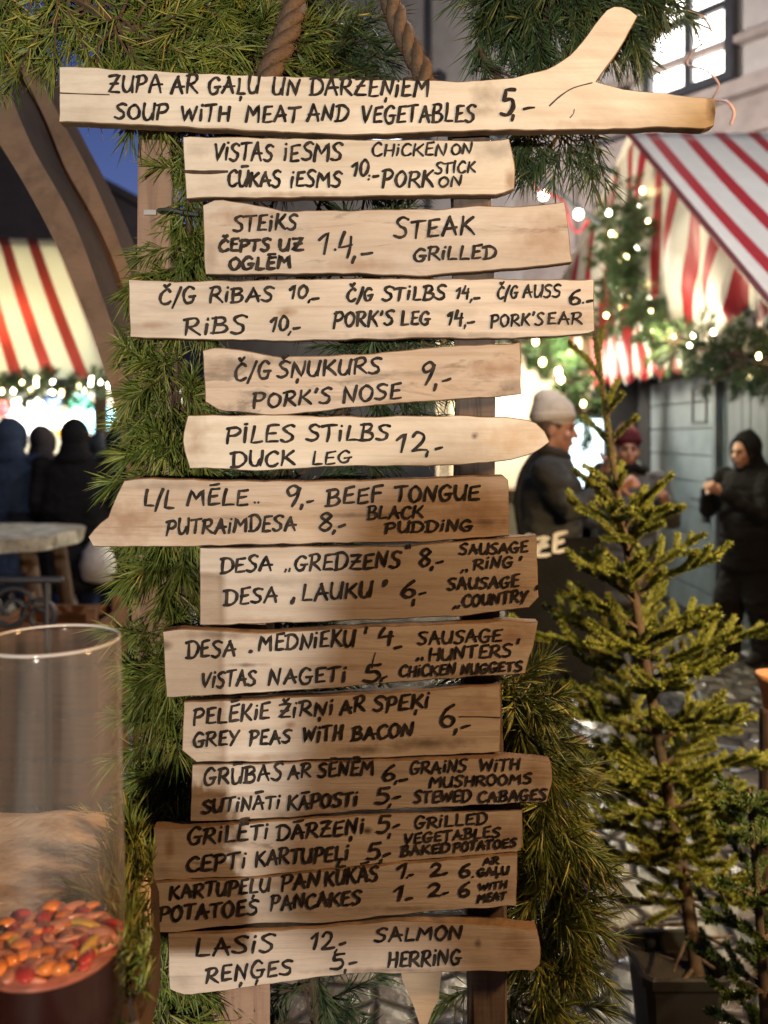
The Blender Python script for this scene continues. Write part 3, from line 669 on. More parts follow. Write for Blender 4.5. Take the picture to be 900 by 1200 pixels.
garland('pine_sprig', 'pine sprigs leaning over the counter edge between the glass vase and the lowest boards', 'pine sprig',
  [P(200,1000,1.335), P(176,1050,1.33), P(166,1110,1.33), P(170,1170,1.33), P(180,1250,1.33)], 120, .045, M['pine'], per=64, nl=.045, out_dir=(-.6, -.3, -.5), ymin=1.20, xfront=172)
garland('pine_garland', 'pine garland in shade hanging below the right ends of the lower boards', 'garland',
  [P(585,800,1.42), P(610,880,1.42), P(640,960,1.42), P(650,1060,1.42), P(640,1150,1.42), P(630,1250,1.42)],
  200, .047, M['pine'], per=62, nl=.048, out_dir=(.15, -.1, -.7), sl=(.04, .10))
garland('pine_bough', 'yellowish pine bough hanging above the left end of the top board', 'pine bough',
  [P(-40,-30,1.34), P(40,-25,1.34), P(100,5,1.34), P(150,35,1.35), P(205,60,1.36)], 105, .05, M['pine'], per=62, out_dir=(0, -.1, -.7))
garland('pine_bough', 'thick dark pine bough between the squared post and the first rope', 'pine bough',
  [P(190,-30,1.40), P(235,20,1.40), P(270,55,1.41), P(305,85,1.42), P(340,110,1.43)], 125, .065, M['pine'], per=58, out_dir=(0, -.1, -.35))
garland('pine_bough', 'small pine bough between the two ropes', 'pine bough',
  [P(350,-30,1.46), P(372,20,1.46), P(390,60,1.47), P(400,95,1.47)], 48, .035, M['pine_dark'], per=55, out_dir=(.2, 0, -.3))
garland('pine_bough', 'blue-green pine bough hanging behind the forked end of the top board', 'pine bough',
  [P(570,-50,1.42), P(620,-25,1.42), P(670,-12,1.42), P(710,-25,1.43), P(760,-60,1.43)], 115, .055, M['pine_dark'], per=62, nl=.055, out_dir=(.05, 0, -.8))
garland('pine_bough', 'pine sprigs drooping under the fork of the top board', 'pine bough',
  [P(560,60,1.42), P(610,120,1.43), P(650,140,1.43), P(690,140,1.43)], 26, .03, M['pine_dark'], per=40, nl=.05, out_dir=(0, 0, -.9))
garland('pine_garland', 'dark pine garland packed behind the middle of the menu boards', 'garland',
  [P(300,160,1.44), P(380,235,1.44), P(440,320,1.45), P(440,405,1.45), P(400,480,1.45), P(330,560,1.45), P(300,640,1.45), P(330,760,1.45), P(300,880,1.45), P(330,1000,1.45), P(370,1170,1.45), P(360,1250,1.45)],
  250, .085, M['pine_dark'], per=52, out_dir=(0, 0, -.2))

# ------------------------------------------------------------------ spruce trees
def spruce(label, trunk_pts, r0, whorls, mat, seed, step=.00020, nl=.0135, needle_w=.0014, name='spruce_tree', bare=None):
    rnd = random.Random(seed)
    c = catmull(trunk_pts, 10); n = len(c)
    root = thing(name, label, 'spruce tree', trunk_pts[-1])
    tr = MB().loft(c, [.004 + r0*(i/n)**1.1 for i in range(n)], 10); tr.obj('trunk', M['bark'], root, smooth=True)
    br = MB(); twigs = []
    def at(f):
        x = f*(n-1); i = min(n-2, int(x)); return c[i].lerp(c[i+1], x-i)
    twigs.append([at(0), at(.08), at(.16), at(.24), at(.33)])
    for (f, cnt, L, rise, dens) in whorls:
        for k in range(cnt):
            a = 2*PI*(k + rnd.uniform(-.3, .3))/cnt + f*9; o = at(min(1, max(0, f + rnd.uniform(-.012, .012))))
            h = Vector((math.cos(a), math.sin(a), 0)); l = L*rnd.uniform(.75, 1.15)
            pts = [o, o + h*l*.4 + Vector((0, 0, rise*l*.55)), o + h*l*.75 + Vector((0, 0, rise*l*.85)), o + h*l + Vector((0, 0, rise*l*1.05))]
            q = catmull(pts, 4); br.loft(q, [.0045*(1-i/len(q))+.0012 for i in range(len(q))], 5, cap=False)
            if dens > 0 or f < .35: twigs.append(q[int(len(q)*.22):])
            side = Vector((-h.y, h.x, 0))
            m = int(dens*l/.029)
            for j in range(m):
                t = .22 + .74*(j+rnd.random()*.6)/max(1, m); p = q[min(len(q)-1, int(t*(len(q)-1)))]
                sgn = 1 if j % 2 else -1
                d = (h*.75 + side*sgn*.75 + Vector((0, 0, rnd.uniform(-.05, .85)))).normalized(); ll = max(.05, min(.105, l*rnd.uniform(.30, .46)*(1.2-t*.5)))
                tw = [p, p+d*ll*.5+Vector((0, 0, ll*.06)), p+d*ll+Vector((0, 0, ll*.16))]
                br.loft(tw, [.002, .0016, .001], 4, cap=False); twigs.append(tw)
    br.obj('branches', M['bark'], root)
    Bs = []; Ds = []
    for tw in twigs:
        q = catmull(tw, 6)
        for i in range(len(q)-1):
            a, b = q[i], q[i+1]; l = (b-a).length; m = max(1, int(l/step)); t = (b-a).normalized()
            ts = RNG.random(m); r = RNG.normal(size=(m, 3)); T = np.tile(np.array(t), (m, 1)); pe = unit(np.cross(T, r))
            Bs.append(np.array(a)[None]+np.outer(ts, np.array(b-a))); Ds.append(T*.62+pe*.85)
        e = np.array(q[-1]); t = np.array((q[-1]-q[-2]).normalized()); r = RNG.normal(size=(10, 3))
        Bs.append(np.tile(e, (10, 1))); Ds.append(t[None]+unit(r)*.55)
    Bs = np.concatenate(Bs); Ds = unit(np.concatenate(Ds)); m = len(Bs)
    Ln = nl*RNG.uniform(.75, 1.2, m); rr = unit(np.cross(Ds, RNG.normal(size=(m, 3))))*needle_w
    V = np.zeros((m, 4, 3)); V[:, 0] = Bs - rr*.5; V[:, 1] = Bs + Ds*Ln[:, None]*.5 - rr; V[:, 2] = Bs + Ds*Ln[:, None]; V[:, 3] = Bs + Ds*Ln[:, None]*.5 + rr
    fl = (np.arange(m)[:, None]*4+np.arange(4)[None]).tolist()
    obj('crown', V.reshape(-1, 3), fl, mat, root)
    return root
Ys = 2.2
spruce('yellow-green young spruce with tall bare leader in a black pot right of the boards',
  [P(697,392,Ys), P(705,450,Ys), P(718,540,Ys), P(734,640,Ys), P(757,780,Ys), P(786,950,Ys), P(806,1060,Ys), P(818,1150,Ys)], .016,
  [(.08,1,.06,1.3,0),(.13,1,.07,1.2,0),(.20,2,.07,1.0,0),(.27,2,.08,1.0,0),(.335,3,.08,.8,0),(.405,5,.12,1.0,.5),(.44,6,.16,.8,.8),(.49,6,.19,.55,.9),(.54,5,.20,.45,.9),(.575,7,.29,.32,1.0),(.60,5,.22,.45,1.0),(.635,6,.25,.30,1.0),(.67,7,.25,.2,1.0),(.705,8,.26,.15,1.0),(.745,7,.23,.12,1.0),(.79,6,.20,.02,.9),(.85,5,.18,-.1,.25),(.90,5,.17,-.15,.0),(.95,4,.14,-.2,0)],
  M['spruce'], 5)
spruce('dim dark-green little spruce in front at the lower right corner',
  [P(878,925,1.75), P(884,990,1.75), P(890,1080,1.75), P(896,1180,1.75), P(902,1300,1.75), P(906,1424,1.75)], .012,
  [(.10,4,.05,.8,1),(.22,4,.075,.6,1),(.34,5,.10,.4,1),(.45,5,.11,.3,.9),(.56,5,.12,.2,.9),(.68,5,.12,.1,.7),(.8,4,.10,0,.5)], M['spruce_dark'], 8, name='spruce_tree')
M['pot'] = plain('black_plastic_pot', (0.008, 0.008, 0.008), 0.55, bump=0.1)
pc = P(790,1140,2.2); pz = 0.26
pr = thing('plant_pot', 'black plastic pot holding the yellow-green spruce', 'plant pot', (pc.x, pc.y, 0))
def sqring(h, r, z): return [Vector((pc.x+h*a, pc.y+h*b, z)) for a, b in ((-1,-.82),(-.82,-1),(.82,-1),(1,-.82),(1,.82),(.82,1),(-.82,1),(-1,.82))]
pm = MB(); prof = [(.075,.0),(.098,.235),(.108,.236),(.112,.262),(.105,.266),(.098,.262),(.092,.20)]
V = []; Fc = []
for (h, z) in prof: V += sqring(h, 0, z)
for i in range(len(prof)-1):
    for k in range(8): Fc.append((i*8+k, i*8+(k+1) % 8, (i+1)*8+(k+1) % 8, (i+1)*8+k))
obj('pot_body', V, Fc+[tuple(range(7, -1, -1))], M['pot'], pr)
M['soil'] = plain('wet_soil', (0.025, 0.017, 0.012), 0.9, scale=40, bump=0.8, bd=.01)
sv = sqring(.0925, 0, .215); obj('soil', sv, [tuple(range(8))], M['soil'], pr)

# ------------------------------------------------------------------ wooden arch at the left
def sweep(front, Yf, depth, mats, name, parent):
    """front: list of (left px, right px) pairs"""
    L = catmull([Vector((*a, 0)) for a, b in front], 8); R = catmull([Vector((*b, 0)) for a, b in front], 8); n = len(L)
    V = []
    for i in range(n):
        for p, y in ((L[i], 0), (R[i], 0), (R[i], depth), (L[i], depth)):
            q = P(p.x, p.y, Yf); q.y += y; V.append(q)
    Fc = []; mi = []
    for i in range(n-1):
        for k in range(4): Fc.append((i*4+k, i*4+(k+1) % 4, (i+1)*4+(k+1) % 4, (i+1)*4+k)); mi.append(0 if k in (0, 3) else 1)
    Fc += [(3,2,1,0), tuple((n-1)*4+k for k in range(4))]; mi += [0, 0]
    return obj(name, V, Fc, None, parent, mats=mats, midx=mi)
M['arch_shaded'].node_tree.nodes['Principled BSDF'].inputs['Specular IOR Level'].default_value = 0.05
ar = thing('timber_arch', 'dark curved timber arch behind the left end of the top board', 'arch', P(170, 1310, 2.0))
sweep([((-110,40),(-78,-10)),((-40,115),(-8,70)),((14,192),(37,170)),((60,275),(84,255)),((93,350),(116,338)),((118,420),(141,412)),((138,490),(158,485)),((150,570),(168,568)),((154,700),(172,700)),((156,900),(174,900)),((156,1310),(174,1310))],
      2.0, .20, [M['arch'], M['arch_shaded']], 'front_beam', ar)
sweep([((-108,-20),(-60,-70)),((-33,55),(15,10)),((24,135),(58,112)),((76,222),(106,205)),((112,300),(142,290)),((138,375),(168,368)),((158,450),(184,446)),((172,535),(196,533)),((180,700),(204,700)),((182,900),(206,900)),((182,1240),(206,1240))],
      2.24, .18, [M['arch'], M['arch_shaded']], 'rear_beam', ar)

exec_marker = 0
# ------------------------------------------------------------------ ground, sky backdrop buildings
m = N('wet_cobbles'); v = m.coords((1, 1, 1))
vo = m.n('ShaderNodeTexVoronoi', feature='DISTANCE_TO_EDGE'); vo.inputs['Scale'].default_value = 7.5; m.l(v, vo.inputs['Vector'])
vc = m.n('ShaderNodeTexVoronoi'); vc.inputs['Scale'].default_value = 7.5; m.l(v, vc.inputs['Vector'])
edge = m.ramp(vo.outputs['Distance'], [(0.0, 0.0), (0.10, 0.8), (0.35, 1.0)])
c = m.mix(m.ramp(vc.outputs['Color'], [(0.2, 0.0), (0.8, 1.0)]), (0.10, 0.086, 0.072), (0.22, 0.19, 0.155))
c = m.mix(edge, (0.018, 0.015, 0.013), c)
wet = m.noise(v, 1.6, 4, .6)
m.set(**{'Base Color': c, 'Roughness': m.ramp(wet, [(0.35, 0.07), (0.65, 0.30)]), 'Specular IOR Level': 0.7})
hh = m.n('ShaderNodeMath', operation='ADD'); m.l(edge, hh.inputs[0])
nz = m.noise(v, 30, 4, .6); mu = m.n('ShaderNodeMath', operation='MULTIPLY'); m.l(nz, mu.inputs[0]); mu.inputs[1].default_value = .35; m.l(mu.outputs[0], hh.inputs[1])
m.bump(hh.outputs[0], 0.8, 0.02)
g = 250
tag(obj('ground', [(-g,-g,0),(g,-g,0),(g,g,0),(-g,g,0)], [(0,1,2,3)], m.m), None, None, None, 'structure')

M['plaster'] = plain('facade_plaster', (0.34, 0.305, 0.285), 0.85, var=0.12, scale=3, bump=0.3)
M['stone'] = plain('facade_stone', (0.24, 0.195, 0.175), 0.85, var=0.2, scale=4, bump=0.4)
M['frame_dark'] = plain('dark_window_frame', (0.03, 0.03, 0.035), 0.5, bump=0)
M['lit_pane'] = emit('lit_window_pane', (1.0, 0.93, 0.88), 5.0)
M['lit_cool'] = emit('cool_lit_window_pane', (0.80, 0.92, 1.0), 2.6)
# facade plane: passes (3.22,14), direction u
u = Vector((.81, -1.0, 0)).normalized(); nv = Vector((-u.y*-1, -u.x, 0)); nv = Vector((u.y, -u.x, 0)).normalized()
if nv.dot(Vector((0, 0, 0))-Vector((3.22, 14, 0))) < 0: nv = -nv
o0 = Vector((3.22, 14, 0)); MF = Matrix.Translation(o0) @ Matrix((( u.x, nv.x, 0, 0), (u.y, nv.y, 0, 0), (0, 0, 1, 0), (0, 0, 0, 1)))
def fac(px, py):           # where a ray meets the facade plane, in facade coordinates (s, z)
    d = P(px, py, 1.0)-Vector((0, 0, EYE)); e = Vector((0, 0, EYE)); t = (o0-e).dot(nv)/d.dot(nv); q = e+d*t
    return (q-o0).dot(u), q.z
fb = thing('town_building', 'pinkish grey town building with lit windows rising behind the boards and stalls', 'building', o0)
s0 = fac(255, 500)[0]; s1 = fac(1100, 500)[0]
MB().box(((s0+s1)/2, -1.5, 7), ((s1-s0)/2, 1.5, 7), MF).obj('wall', M['plaster'], fb)
ss = fac(618, 300)[0]
MB().box(((ss+s1)/2, .06, 3.15), ((s1-ss)/2, .06, 3.15), MF).obj('stone_storey', M['stone'], fb)
for z, h, d in ((6.32, .10, .28), (5.75, .06, .16), (7.05, .05, .12), (4.6, .05, .14)):
    MB().box(((ss+s1)/2+.01, d/2+.005, z), ((s1-ss)/2+.05, d/2+.06, h), MF).obj('cornice', M['stone'], fb)
for q in (628, 668, 735):
    a = fac(q, 250)[0]; MB().box((a, .15, 5.17), (.28, .09, .52), MF).obj('pilaster', M['stone'], fb)
def window(px0, py0, px1, py1, mat, nx, nz):
    a, zt = fac(px0, (py0+py1)/2)[0], fac((px0+px1)/2, py0)[1]; b, zb = fac(px1, (py0+py1)/2)[0], fac((px0+px1)/2, py1)[1]
    fr = MB(); w = .06; c_ = (a+b)/2; zc = (zt+zb)/2
    fr.box((a, .12, zc), (w, .09, (zt-zb)/2+w), MF); fr.box((b, .12, zc), (w, .09, (zt-zb)/2+w), MF)
    fr.box((c_, .118, zt), ((b-a)/2-w, .085, w), MF); fr.box((c_, .118, zb), ((b-a)/2-w, .085, w), MF)
    for i in range(1, nx): fr.box((a+(b-a)*i/nx, .10, zc), (.06, .05, (zt-zb)/2-w), MF)
    for j in range(1, nz): fr.box((c_, .098, zb+(zt-zb)*j/nz), ((b-a)/2-w, .045, .055), MF)
    f = fr.obj('window', M['frame_dark'], fb)
    MB().box((c_, .05, zc), ((b-a)/2-.02, .012, (zt-zb)/2-.02), MF).obj('pane', mat, f)
window(766, -60, 862, 108, M['lit_pane'], 2, 2)
window(690, 120, 737, 168, M['lit_cool'], 1, 1)
window(552, 118, 606, 164, M['lit_cool'], 2, 1)
window(438, 112, 522, 168, M['lit_cool'], 2, 1)
a_, z_ = fac(508, 40); MB().loft([MF @ Vector((a_, .14, 3.2)), MF @ Vector((a_, .14, 13.5))], [.07, .07], 8).obj('drainpipe', M['frame_dark'], fb)

M['dark_house'] = plain('dark_house_wall', (0.10, 0.085, 0.10), 0.9, var=.15, scale=2, bump=.2)
M['dark_roof'] = plain('dark_roof', (0.07, 0.06, 0.075), 0.85, var=.2, scale=3, bump=.3)
dh = thing('dark_house', 'unlit mauve-grey house roof behind the arch and the left stall', 'house', (-9, 22, 0))
hv = [P(-400,130,22), P(25,170,22), P(178,252,22), P(190,400,22), P(-400,400,22)]
for q in hv[3:]: q.z = 0
hv2 = [q+Vector((0, 9, 0)) for q in hv]
n = 5; obj('wall', hv+hv2, [(0,1,2,3,4), (9,8,7,6,5)]+[(i, (i+1) % n, n+(i+1) % n, n+i) for i in range(n)], M['dark_house'], dh)
rv = []
for a, b in ((hv[0], hv[1]), (hv[1], hv[2])):
    up = Vector((0, 0, .25)); rv.append([a+Vector((0,-.4,.02)), b+Vector((0,-.4,.02)), b+Vector((0,9.3,.02)), a+Vector((0,9.3,.02)), a+up+Vector((0,-.4,0)), b+up+Vector((0,-.4,0)), b+up+Vector((0,9.3,0)), a+up+Vector((0,9.3,0))])
rb = MB()
for q in rv: rb.add(q, [(3,2,1,0),(4,5,6,7),(0,1,5,4),(1,2,6,5),(2,3,7,6),(3,0,4,7)])
rb.obj('roof', M['dark_roof'], dh)

# ------------------------------------------------------------------ right stall: gabled red-striped awning
M['A'] = stripes('red_white_gable_fabric', 'Y', .40, .42, transl=.25)
M['B'] = stripes('red_white_roof_fabric', 'X', .30, .36, transl=.15)
M['plank'] = plain('grey_blue_planks', (0.115, 0.14, 0.165), 0.6, var=.18, scale=5, bump=.3)
M['door'] = plain('pale_blue_door', (0.165, 0.205, 0.24), 0.55, var=.18, scale=5, bump=.3)
M['dark_wall'] = plain('charcoal_stall_wall', (0.018, 0.018, 0.021), 0.7, var=.2, bump=.2)
sr = thing('market_stall', 'grey-blue plank market stall under a gabled red and white striped awning', 'market stall', (2.9, 6.8, 0))
GX = 2.22; ya, za = 7.52, 4.23; yn, zn = 4.2, 1.93; yf, zf = 10.6, 3.42; hem = 2.10
# gable curtain, gently billowing
def rake(y): return za + (zn-za)*(ya-y)/(ya-yn) if y <= ya else za - .088*(y-ya)**2
V = []; Fc = []; ny, nz_ = 170, 26; y0g, y1g = 4.75, 10.6
for i in range(ny+1):
    y = y0g + (y1g-y0g)*i/ny; top = rake(y)-.02
    scal = .10*abs(math.sin(PI*(y/.20)))**.6
    bot = hem + .06 - scal; bot = min(bot, top-.02)
    for j in range(nz_+1):
        t = j/nz_; z = top + (bot-top)*t
        bil = .055*math.sin(y*7.5 + 2.2*t)*math.sin(PI*min(1, t*1.1)) + .03*math.sin(y*17 + 5*t)*t
        V.append((GX + bil - .10*math.sin(PI*t)*0.6, y + .07*math.sin(3*t*PI+y*2)*t, z))
for i in range(ny):
    for j in range(nz_):
        a = i*(nz_+1)+j; Fc.append((a, a+nz_+1, a+nz_+2, a+1))
go = obj('gable_curtain', V, Fc, M['A'], sr, smooth=True)
so = go.modifiers.new('thick', 'SOLIDIFY'); so.thickness = .006
# roof slopes
def slope(ye, ze, name):
    V = []; Fc = []; n1, n2 = 60, 20
    for i in range(n1+1):
        x = GX-.06 + 4.6*i/n1
        for j in range(n2+1):
            t = j/n2; sag = -.05*math.sin(PI*t) + .018*math.sin(x*9)*math.sin(PI*t)
            V.append((x, ya+(ye-ya)*t, za+.03+(ze-za)*t+sag))
    for i in range(n1):
        for j in range(n2):
            a = i*(n2+1)+j; Fc.append((a, a+1, a+n2+2, a+n2+1))
    o = obj(name, V, Fc, M['B'], sr, smooth=True); s_ = o.modifiers.new('thick', 'SOLIDIFY'); s_.thickness = .008
slope(yn, zn, 'awning_front'); slope(yf, zf, 'awning_back')
M['trim'] = plain('dark_red_piping', (0.12, 0.012, 0.02), .6, bump=0)
MB().loft([(GX-.07, yn, zn+.02), (GX-.07, ya, za+.04)], [.022, .022], 8).obj('rake_piping', M['trim'], sr)
WX = 2.78
pl = MB(); y = 5.3; rnd = random.Random(3)
while y < 7.05:
    w = .15; pl.box((WX+.02+rnd.uniform(0, .006), y+w/2, 1.25), (.012, w/2-.006, 1.25), None, .003); y += w
pl.obj('plank_wall', M['plank'], sr)
MB().box((WX+.10, 7.0, 1.3), (.055, 1.7, 1.3)).obj('wall_core', M['dark_wall'], sr)
dr = MB()
for k in range(9): dr.box((WX, 7.98, .13+.235*k), (.018, .86, .112), None, .005)
d_ = dr.obj('door', M['door'], sr)
MB().box((WX+.035, 7.98, 1.07), (.016, .9, 1.06)).obj('door_backing', M['plank'], d_)
hd = MB(); hd.box((WX-.03, 7.22, 1.10), (.012, .04, .14)); hd.loft([(WX-.045, 7.22, 1.05), (WX-.11, 7.22, 1.05), (WX-.11, 7.40, 1.05)], [.013]*3, 6)
hd.box((WX-.06, 7.22, .92), (.025, .045, .06), None, .01); hd.obj('handle', M['frame_dark'], d_)
hb = MB()
for (yy, zz, hy, hz) in ((7.30, 1.86, .012, .16), (7.62, 1.86, .012, .16), (7.46, 2.01, .16, .012), (7.46, 1.71, .16, .012)): hb.box((WX-.024, yy, zz), (.008, hy, hz))
hb.obj('hatch_frame', M['frame_dark'], d_)
MB().box((WX-.02, 7.08, 1.25), (.03, .045, 1.25), None, .006).obj('door_jamb', M['plank'], sr)
MB().box((WX+.02, 9.05, 1.3), (.05, .20, 1.3)).obj('dark_corner_wall', M['dark_wall'], sr)
MB().box((WX-.35, 9.35, 1.25), (.42, .05, 1.25)).obj('dark_return_wall', M['dark_wall'], sr)

# light garlands -------------------------------------------------------------
M['bulb'] = emit('warm_fairy_bulb', (1.0, 0.80, 0.36), 22.0)
M['bulb_white'] = emit('white_fairy_bulb', (1.0, 0.93, 0.72), 30.0)
def light_garland(label, spine, n, rad, mat, nb, br_, per=46, nl=.075, w=.0022, group='fir garlands with fairy lights', spread=None, sl=(.05, .12), seed=1, bias=(0, -.4, 0), ymin=None):
    root, c = garland('fir_garland', label, 'garland', spine, n, rad, mat, per=per, nl=nl, w=w, out_dir=bias, group=group, sl=sl, stem_r=.012, droop=.02, yflat=1.0, ymin=None)
    rnd = random.Random(seed)
    for k in range(nb):
        p = c[min(len(c)-1, int((k+rnd.random())/nb*(len(c)-1)))]
        d = Vector((rnd.gauss(0, 1), -abs(rnd.gauss(0, 1))-.5, rnd.gauss(0, 1))).normalized()
        q = p + d*rad*rnd.uniform(.8, 1.25); r = br_*rnd.uniform(.7, 1.25)
        MB().ell(q, (r, r, r*1.3), 8, 6).obj('bulb', M['bulb_white'] if rnd.random() < .4 else M['bulb'], root, smooth=True)
    return root
def gx(px, py): Yq = (GX-.16)/((px-CX)/F); return P(px, py, Yq)
light_garland('fir garland with fairy lights looped along the hem of the right stall awning',
   [gx(738,228), gx(744,270), gx(738,310), gx(742,345), gx(757,374), gx(775,392), gx(815,405), gx(860,418), gx(905,428)], 400, .13, M['garland'], 18, .016, seed=4, ymin=None)
light_garland('fir garland hanging lower down beside the striped curtain of the right stall',
   [gx(716,252), gx(713,300), gx(714,345), gx(716,385)], 90, .12, M['garland'], 9, .017, seed=9, ymin=None)
light_garland('brightly lit fir garland on the far cream stall above the white knitted hat',
   [P(600,402,7.4), P(630,405,7.4), P(655,420,7.4), P(668,455,7.4), P(690,500,7.4)], 130, .16, M['garland'], 5, .024, seed=6, ymin=None, nl=.09, w=.003)
lamp('garland_lamp_right', gx(800,392)+Vector((-.25, -.1, 0)), 45, (1.0, .85, .55), .10)
lamp('gable_fill_light', (0.95, 7.7, 3.45), 95, (1.0, .86, .62), .12)  # unseen light with no bulb, added behind the festoon to brighten the gable curtain
lamp('garland_lamp', P(668,412,7.0), 60, (0.95, 1.0, 0.70), .10)
# festoon string
M['cable'] = plain('grey_cable', (0.10, 0.12, 0.14), .5, bump=0); M['red_wire'] = plain('red_wire', (0.55, 0.02, 0.04), .5, bump=0)
M['festoon'] = emit('festoon_bulb', (1.0, 0.84, 0.58), 18.0)
fe = thing('festoon_lights', 'festoon cable with round bulbs sloping from the boards to the right stall peak', 'string lights', P(600,180,6.6))
cb = [P(425,22,6.4), P(500,92,6.5), P(560,146,6.6), P(605,184,6.7), P(650,222,6.8), P(702,262,6.9)]
MB().loft(catmull(cb, 6), [.018]*(5*6+1), 6).obj('cable', M['cable'], fe)
MB().loft(catmull([P(625,208,6.7), P(628,222,6.7), P(640,226,6.7), P(660,236,6.8), P(668,262,6.8), P(678,272,6.8), P(690,258,6.8)], 6), [.010]*37, 5).obj('wire', M['red_wire'], fe)
for (x, y) in ((637,229), (678,251), (571,172), (520,128)):
    q = P(x, y, 6.75); b = MB().ell(q, (.036, .036, .040), 12, 8).obj('bulb', M['festoon'], fe, smooth=True)
    MB().loft([q+Vector((0, 0, .035)), q+Vector((0, 0, .085))], [.018, .015], 8).obj('socket', M['cable'], b)
# curly ribbon by the lit window
M['ribbon'] = plain('pink_ribbon', (0.50, 0.34, 0.33), .4, bump=0)
cr = [P(792,14,1.9), P(815,14,1.9), P(830,28,1.9), P(832,44,1.9), P(812,60,1.93), P(806,76,1.95), P(826,82,1.9), P(842,98,1.9), P(836,114,1.92), P(832,118,1.94), P(852,120,1.9), P(860,132,1.9), P(856,146,1.91)]
tag(MB().loft(catmull(cr, 6), [(.0022, .004)]*(12*6+1), 6).obj('curled_ribbon', M['ribbon'], None, P(792,14,1.9), smooth=True), 'curled pinkish ribbon dangling in front of the lit upper window', 'ribbon')

# ------------------------------------------------------------------ far cream stall behind the man
M['cream'] = plain('cream_stall_panel', (0.72, 0.62, 0.46), .6, var=.06, scale=3, bump=.1)
M['dark_wood'] = wood('dark_stall_wood', (0.13, 0.08, 0.05), (0.05, 0.03, 0.02), blotch=(0.05, 0.03, 0.02), smear=(0.03, 0.02, 0.015), grain=(30, 30, 4), knots=False, seed=8)
fs = thing('market_stall', 'bright cream-panelled stall far behind the boards and the man in the white hat', 'market stall', (1.2, 9.6, 0))
MB().box((1.62, 10.1, 1.35), (1.0, .05, 1.35)).obj('back_wall', M['cream'], fs)
MB().box((1.36, 8.75, .5), (.74, .10, .5)).obj('counter', M['cream'], fs)
MB().box((1.36, 8.70, 1.03), (.80, .25, .025)).obj('counter_top', M['dark_wood'], fs)
for x in (.62, 2.05): MB().box((x, 8.7, 1.35), (.05, .05, 1.35)).obj('corner_post', M['cream'], fs)
rf = MB(); rf.add([(.5,8.3,2.55),(2.15,8.3,2.55),(2.15,10.4,3.3),(.5,10.4,3.3),(.5,8.3,2.60),(2.15,8.3,2.60),(2.15,10.4,3.35),(.5,10.4,3.35)], [(3,2,1,0),(4,5,6,7),(0,1,5,4),(1,2,6,5),(2,3,7,6),(3,0,4,7)])
rf.obj('roof', M['dark_wood'], fs)
M['screen_lit'] = emit('lit_display_case', (0.72, 0.92, 1.0), 3.2)
dc = thing('display_case', 'cool-lit glass display case glowing behind the man in the white hat', 'display case', P(672,560,8.62))
x0, z0 = P(652,548,8.55).x, 1.057
MB().box((x0+.22, 8.62, 1.42), (.24, .10, .34), None, .01).obj('lit_panel', M['screen_lit'], dc)
for k in (-1, 1): MB().box((x0+.22+k*.26, 8.60, 1.42), (.018, .13, .36)).obj('case_side', M['frame_dark'], dc)
MB().box((x0+.22, 8.60, 1.80), (.28, .13, .018)).obj('case_top', M['frame_dark'], dc)

# ------------------------------------------------------------------ left stall
M['L'] = stripes('yellow_lit_striped_fabric', 'X', .34, .30, red=(0.45,.12,.09), white=(0.80, 0.76, 0.58), transl=.6)
ls = thing('market_stall', 'left market stall with glowing yellowish red-striped awning', 'market stall', (-4.6, 9.4, 0))
def grid4(a, b, c_, d, nu_, nv_, sag, shear=0):
    V = []; Fc = []
    for i in range(nu_+1):
        for j in range(nv_+1):
            s_, t_ = i/nu_, j/nv_
            q = a.lerp(b, s_).lerp(d.lerp(c_, s_), t_); q = q + Vector((0, 0, -sag*math.sin(PI*t_)*(.7+.3*math.sin(s_*30)))); V.append(q)
    for i in range(nu_):
        for j in range(nv_): k = i*(nv_+1)+j; Fc.append((k, k+nv_+1, k+nv_+2, k+1))
    return V, Fc
TL, TR = P(-420,268,9.9), P(76,281,9.9); EL, ER = P(-460,440,8.5), P(126,443,8.5)
M['L2'] = None
# stripes run down the slope: the coordinate across the cloth is sheared with the hip
mm = N('striped_hip_fabric')
tc = mm.n('ShaderNodeTexCoord'); sp = mm.n('ShaderNodeSeparateXYZ'); mm.l(tc.outputs['Object'], sp.inputs[0])
sh_ = mm.n('ShaderNodeMath', operation='MULTIPLY_ADD'); mm.l(sp.outputs[1], sh_.inputs[0]); sh_.inputs[1].default_value = .78; mm.l(sp.outputs[0], sh_.inputs[2])
a = mm.n('ShaderNodeMath', operation='MULTIPLY_ADD'); mm.l(sh_.outputs[0], a.inputs[0]); a.inputs[1].default_value = 1/.33; a.inputs[2].default_value = .45
fr = mm.n('ShaderNodeMath', operation='FRACT'); mm.l(a.outputs[0], fr.inputs[0])
lt = mm.n('ShaderNodeMath', operation='LESS_THAN'); mm.l(fr.outputs[0], lt.inputs[0]); lt.inputs[1].default_value = .38
c = mm.mix(lt.outputs[0], (0.80, 0.77, 0.64), (0.38, 0.12, 0.09)); mm.set(**{'Base Color': c, 'Roughness': .5})
tr = mm.n('ShaderNodeBsdfTranslucent'); mm.l(c, tr.inputs[0]); mx = mm.n('ShaderNodeMixShader'); mx.inputs[0].default_value = .6
mm.l(mm.b.outputs[0], mx.inputs[1]); mm.l(tr.outputs[0], mx.inputs[2]); mm.l(mx.outputs[0], mm.out.inputs[0])
V, Fc = grid4(EL, ER, TR, TL, 60, 14, .05); o = obj('awning_front', V, Fc, mm.m, ls, smooth=True); o.modifiers.new('t', 'SOLIDIFY').thickness = .006
ER2, TR2 = ER+Vector((0, 3.6, 0)), TR+Vector((0, .9, 0))
